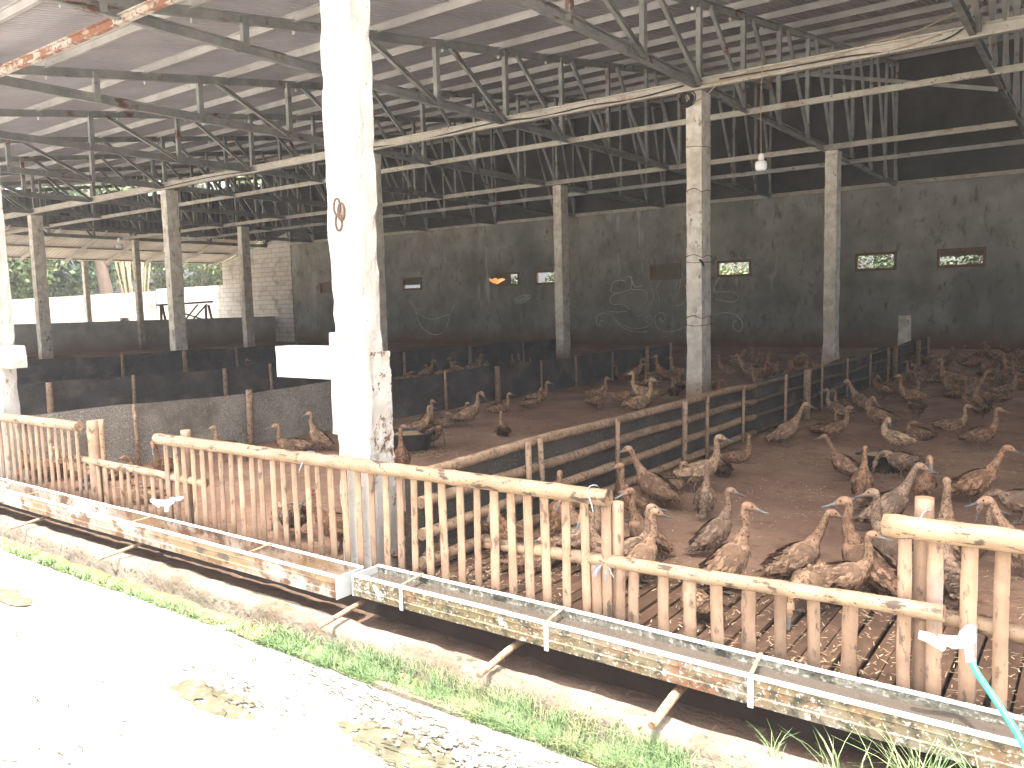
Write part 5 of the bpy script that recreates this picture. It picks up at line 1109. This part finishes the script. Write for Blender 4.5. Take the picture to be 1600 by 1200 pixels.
 (-2.59, 20.83, 177, 'sit', 0, 3, 1.1, 'one of the dim brown ducks crowded along the back wall of the right pen', 'ducks crowded along the back wall'),
 (-2.2, 19.16, 22, 'stand', 0, 2, 1.1, 'one of the dim brown ducks crowded along the back wall of the right pen', 'ducks crowded along the back wall'),
 (-2.18, 21.78, 166, 'upright', 0, 0, 1.1, 'one of the dim brown ducks crowded along the back wall of the right pen', 'ducks crowded along the back wall'),
 (-1.54, 16.56, 15, 'sit', 0, 2, 1.1, 'one of the dim brown ducks crowded along the back wall of the right pen', 'ducks crowded along the back wall'),
 (-1.44, 18.19, 185, 'arch', 0, 1, 1.2, 'one of the dim brown ducks crowded along the back wall of the right pen', 'ducks crowded along the back wall'),
 (-1.29, 18.69, 24, 'sit', 0, 1, 1.1, 'one of the dim brown ducks crowded along the back wall of the right pen', 'ducks crowded along the back wall'),
 (-1.14, 15.59, 164, 'tuck', 0, 2, 1.0, 'one of the dim brown ducks crowded along the back wall of the right pen', 'ducks crowded along the back wall'),
 (-1.9, 18.02, 86, 'tuck', 0, 0, 1.0, 'one of the dim brown ducks crowded along the back wall of the right pen', 'ducks crowded along the back wall'),
 (-1.82, 20.7, 15, 'tuck', 0, 2, 1.0, 'one of the dim brown ducks crowded along the back wall of the right pen', 'ducks crowded along the back wall'),
 (-2.84, 20.36, 28, 'upright', 0, 0, 1.0, 'one of the dim brown ducks crowded along the back wall of the right pen', 'ducks crowded along the back wall'),
 (-2.7, 15.48, 180, 'upright', 0, 0, 1.0, 'one of the dim brown ducks crowded along the back wall of the right pen', 'ducks crowded along the back wall'),
 (-4.42, 19.27, 28, 'sit', 0, 2, 1.0, 'one of the dim brown ducks crowded along the back wall of the right pen', 'ducks crowded along the back wall'),
 (-3.04, 23.85, 37, 'sit', 0, 0, 1.0, 'one of the dim brown ducks crowded along the back wall of the right pen', 'ducks crowded along the back wall'),
 (-2.06, 24.11, 155, 'stand', 0, 0, 1.0, 'one of the dim brown ducks crowded along the back wall of the right pen', 'ducks crowded along the back wall'),
 (-1.51, 22.19, 154, 'sit', 0, 2, 1.0, 'one of the dim brown ducks crowded along the back wall of the right pen', 'ducks crowded along the back wall'),
 (-2.51, 20.61, 187, 'tuck', 0, 3, 1.0, 'one of the dim brown ducks crowded along the back wall of the right pen', 'ducks crowded along the back wall'),
 (-1.45, 17.11, 15, 'sit', 0, 2, 1.0, 'one of the dim brown ducks crowded along the back wall of the right pen', 'ducks crowded along the back wall'),
 (-2.43, 16.41, 159, 'tuck', 0, 3, 1.0, 'one of the dim brown ducks crowded along the back wall of the right pen', 'ducks crowded along the back wall'),
 (-1.81, 22.21, 15, 'sit', 0, 0, 1.0, 'one of the dim brown ducks crowded along the back wall of the right pen', 'ducks crowded along the back wall'),
 (-1.26, 18.34, 204, 'arch', 0, 0, 1.0, 'one of the dim brown ducks crowded along the back wall of the right pen', 'ducks crowded along the back wall'),
 (-2.79, 22.89, 27, 'tuck', 0, 0, 1.0, 'one of the dim brown ducks crowded along the back wall of the right pen', 'ducks crowded along the back wall'),
 (-2.11, 15.19, 158, 'arch', 0, 2, 1.0, 'one of the dim brown ducks crowded along the back wall of the right pen', 'ducks crowded along the back wall'),
 (-1.45, 16.78, 205, 'tuck', 0, 2, 1.0, 'one of the dim brown ducks crowded along the back wall of the right pen', 'ducks crowded along the back wall'),
 (-2.5, 18.02, 188, 'sit', 0, 2, 1.0, 'one of the dim brown ducks crowded along the back wall of the right pen', 'ducks crowded along the back wall'),
 (-1.1, 15.51, 14, 'preen', 0, 0, 1.0, 'one of the dim brown ducks crowded along the back wall of the right pen', 'ducks crowded along the back wall'),
 (-1.85, 20.01, 155, 'sit', 0, 0, 1.0, 'one of the dim brown ducks crowded along the back wall of the right pen', 'ducks crowded along the back wall'),
 (-1.74, 17.39, 186, 'arch', 0, 3, 1.0, 'one of the dim brown ducks crowded along the back wall of the right pen', 'ducks crowded along the back wall'),
 (-1.58, 20.92, 14, 'tuck', 0, 0, 1.0, 'one of the dim brown ducks crowded along the back wall of the right pen', 'ducks crowded along the back wall'),
 (-2.32, 13.23, 20, 'preen', 0, 3, 1.0, 'one of the dim brown ducks crowded along the back wall of the right pen', 'ducks crowded along the back wall'),
 (-1.33, 16.59, 25, 'tuck', 0, 2, 1.0, 'one of the dim brown ducks crowded along the back wall of the right pen', 'ducks crowded along the back wall'),
 (-1.42, 16.43, 155, 'preen', 0, 3, 1.0, 'one of the dim brown ducks crowded along the back wall of the right pen', 'ducks crowded along the back wall'),
 (-4.17, 23.81, 100, 'sit', 0, 3, 1.0, 'one of the dim brown ducks crowded along the back wall of the right pen', 'ducks crowded along the back wall'),
 (-2.29, 20.06, 157, 'tuck', 0, 0, 1.0, 'one of the dim brown ducks crowded along the back wall of the right pen', 'ducks crowded along the back wall'),
 (-1.93, 14.27, 98, 'sit', 0, 2, 1.0, 'one of the dim brown ducks crowded along the back wall of the right pen', 'ducks crowded along the back wall'),
 (-1.18, 14.13, 15, 'stand', 0, 3, 1.0, 'one of the dim brown ducks crowded along the back wall of the right pen', 'ducks crowded along the back wall'),
 (-1.88, 14.13, 178, 'preen', 0, 0, 1.0, 'one of the dim brown ducks crowded along the back wall of the right pen', 'ducks crowded along the back wall'),
 (-1.28, 13.87, 185, 'sit', 0, 0, 1.0, 'one of the dim brown ducks crowded along the back wall of the right pen', 'ducks crowded along the back wall'),
 (-2.52, 15.37, 179, 'stand', 0, 3, 1.0, 'one of the dim brown ducks crowded along the back wall of the right pen', 'ducks crowded along the back wall'),
 (-1.91, 14.77, 188, 'sit', 0, 0, 1.0, 'one of the dim brown ducks crowded along the back wall of the right pen', 'ducks crowded along the back wall'),
 (-1.39, 13.27, 186, 'preen', 0, 0, 1.0, 'one of the dim brown ducks crowded along the back wall of the right pen', 'ducks crowded along the back wall'),
 (-1.93, 21.7, 155, 'tuck', 0, 0, 1.0, 'one of the dim brown ducks crowded along the back wall of the right pen', 'ducks crowded along the back wall'),
 (-1.89, 19.15, 156, 'sit', 0, 2, 1.0, 'one of the dim brown ducks crowded along the back wall of the right pen', 'ducks crowded along the back wall'),
 (-1.54, 13.38, 207, 'tuck', 0, 0, 1.0, 'one of the dim brown ducks crowded along the back wall of the right pen', 'ducks crowded along the back wall'),
 (-2.36, 22.45, 16, 'preen', 0, 3, 1.0, 'one of the dim brown ducks crowded along the back wall of the right pen', 'ducks crowded along the back wall'),
 (-1.96, 16.66, 187, 'tuck', 0, 2, 1.0, 'one of the dim brown ducks crowded along the back wall of the right pen', 'ducks crowded along the back wall'),
 (-7.13, 20.27, 199, 'preen', 0, 0, 1.05, 'one of the small brown ducks huddled at the back of the middle pen', 'ducks huddled at the back of the middle pen'),
 (-7.69, 20.85, 110, 'sit', 0, 0, 1.05, 'one of the small brown ducks huddled at the back of the middle pen', 'ducks huddled at the back of the middle pen'),
 (-6.13, 17.34, 190, 'tuck', 0, 0, 1.05, 'one of the small brown ducks huddled at the back of the middle pen', 'ducks huddled at the back of the middle pen'),
 (-5.34, 15.3, 29, 'arch', 0, 2, 1.05, 'one of the small brown ducks huddled at the back of the middle pen', 'ducks huddled at the back of the middle pen'),
 (-5.78, 19.94, 186, 'sit', 0, 2, 1.05, 'one of the small brown ducks huddled at the back of the middle pen', 'ducks huddled at the back of the middle pen'),
 (-6.22, 16.87, 220, 'preen', 0, 0, 1.05, 'one of the small brown ducks huddled at the back of the middle pen', 'ducks huddled at the back of the middle pen'),
 (-6.34, 17.69, 30, 'stand', 0, 2, 1.05, 'one of the small brown ducks huddled at the back of the middle pen', 'ducks huddled at the back of the middle pen'),
 (-7.09, 18.74, 221, 'sit', 0, 0, 1.05, 'one of the small brown ducks huddled at the back of the middle pen', 'ducks huddled at the back of the middle pen'),
 (-5.68, 17.11, 198, 'preen', 0, 0, 1.05, 'one of the small brown ducks huddled at the back of the middle pen', 'ducks huddled at the back of the middle pen'),
 (-6.73, 19.11, 29, 'sit', 0, 0, 1.05, 'one of the small brown ducks huddled at the back of the middle pen', 'ducks huddled at the back of the middle pen'),
 (-4.95, 15.18, 108, 'stand', 0, 1, 1.05, 'one of the small brown ducks huddled at the back of the middle pen', 'ducks huddled at the back of the middle pen'),
 (-6.08, 20.24, 217, 'tuck', 0, 0, 1.05, 'one of the small brown ducks huddled at the back of the middle pen', 'ducks huddled at the back of the middle pen'),
 (-6.52, 19.63, 218, 'preen', 0, 2, 1.05, 'one of the small brown ducks huddled at the back of the middle pen', 'ducks huddled at the back of the middle pen'),
 (-6.41, 17.92, 110, 'sit', 0, 0, 1.05, 'one of the small brown ducks huddled at the back of the middle pen', 'ducks huddled at the back of the middle pen'),
 (-5.77, 20.71, 26, 'arch', 0, 0, 1.05, 'one of the small brown ducks huddled at the back of the middle pen', 'ducks huddled at the back of the middle pen'),
 (-5.94, 17.12, 39, 'sit', 0, 2, 1.05, 'one of the small brown ducks huddled at the back of the middle pen', 'ducks huddled at the back of the middle pen'),
 (-5.33, 19.33, 25, 'sit', 0, 2, 1.05, 'one of the small brown ducks huddled at the back of the middle pen', 'ducks huddled at the back of the middle pen'),
 (-4.74, 15.78, 187, 'arch', 0, 2, 1.05, 'one of the small brown ducks huddled at the back of the middle pen', 'ducks huddled at the back of the middle pen'),
 (-7.08, 18.77, 41, 'arch', 0, 1, 1.05, 'one of the small brown ducks huddled at the back of the middle pen', 'ducks huddled at the back of the middle pen'),
 (-4.53, 16.0, 216, 'sit', 0, 2, 1.05, 'one of the small brown ducks huddled at the back of the middle pen', 'ducks huddled at the back of the middle pen'),
 (-6.14, 12.5, 206, 'sit', 0, 0, 1.0, 'one of the small brown ducks huddled at the back of the middle pen', 'ducks huddled at the back of the middle pen'),
 (-6.29, 12.21, 207, 'sit', 0, 0, 1.0, 'one of the small brown ducks huddled at the back of the middle pen', 'ducks huddled at the back of the middle pen'),
 (-7.09, 13.7, 207, 'tuck', 0, 0, 1.0, 'one of the small brown ducks huddled at the back of the middle pen', 'ducks huddled at the back of the middle pen'),
 (-6.88, 13.86, 196, 'tuck', 0, 0, 1.0, 'one of the small brown ducks huddled at the back of the middle pen', 'ducks huddled at the back of the middle pen'),
 (-8.16, 15.02, 199, 'sit', 0, 2, 1.0, 'one of the small brown ducks huddled at the back of the middle pen', 'ducks huddled at the back of the middle pen'),
 (-6.17, 13.5, 115, 'sit', 0, 0, 1.0, 'one of the small brown ducks huddled at the back of the middle pen', 'ducks huddled at the back of the middle pen'),
 (-7.95, 15.24, 208, 'tuck', 0, 2, 1.0, 'one of the small brown ducks huddled at the back of the middle pen', 'ducks huddled at the back of the middle pen'),
 (-6.34, 13.93, 195, 'tuck', 0, 0, 1.0, 'one of the small brown ducks huddled at the back of the middle pen', 'ducks huddled at the back of the middle pen'),
]
for (x, y, yw, pose, hy, tint, sc, lab, grp) in DUCKS:
    key = (pose, round(hy/30)*30, tint)
    if key not in protos:
        o = make_duck(pose, key[1], tint, lab, grp); protos[key] = o
    else:
        o = copy_tree(protos[key])
    o['label'] = lab; o['group'] = grp
    o.location = (x, y, .006); o.rotation_euler = (0, 0, R(yw)); s_ = sc*rnd.uniform(.84, .92); o.scale = (s_, s_, s_)

# ------------------------------------------------------------------ thin haze added round the whole scene in place of lens glare
mb = MB(); mb.box(-75, 60, -40, 60, -1.4, 16.5); hz_o = mb.build('haze', bpy.data.materials.new('glare_haze')); tag(hz_o, kind='stuff')
hm = hz_o.data.materials[0]; hm.use_nodes = True; hm.node_tree.nodes.clear()
pv_ = hm.node_tree.nodes.new('ShaderNodeVolumePrincipled'); pv_.inputs['Density'].default_value = 0.0018; pv_.inputs['Color'].default_value = (.9, .92, .95, 1)
ho = hm.node_tree.nodes.new('ShaderNodeOutputMaterial'); hm.node_tree.links.new(pv_.outputs[0], ho.inputs['Volume'])
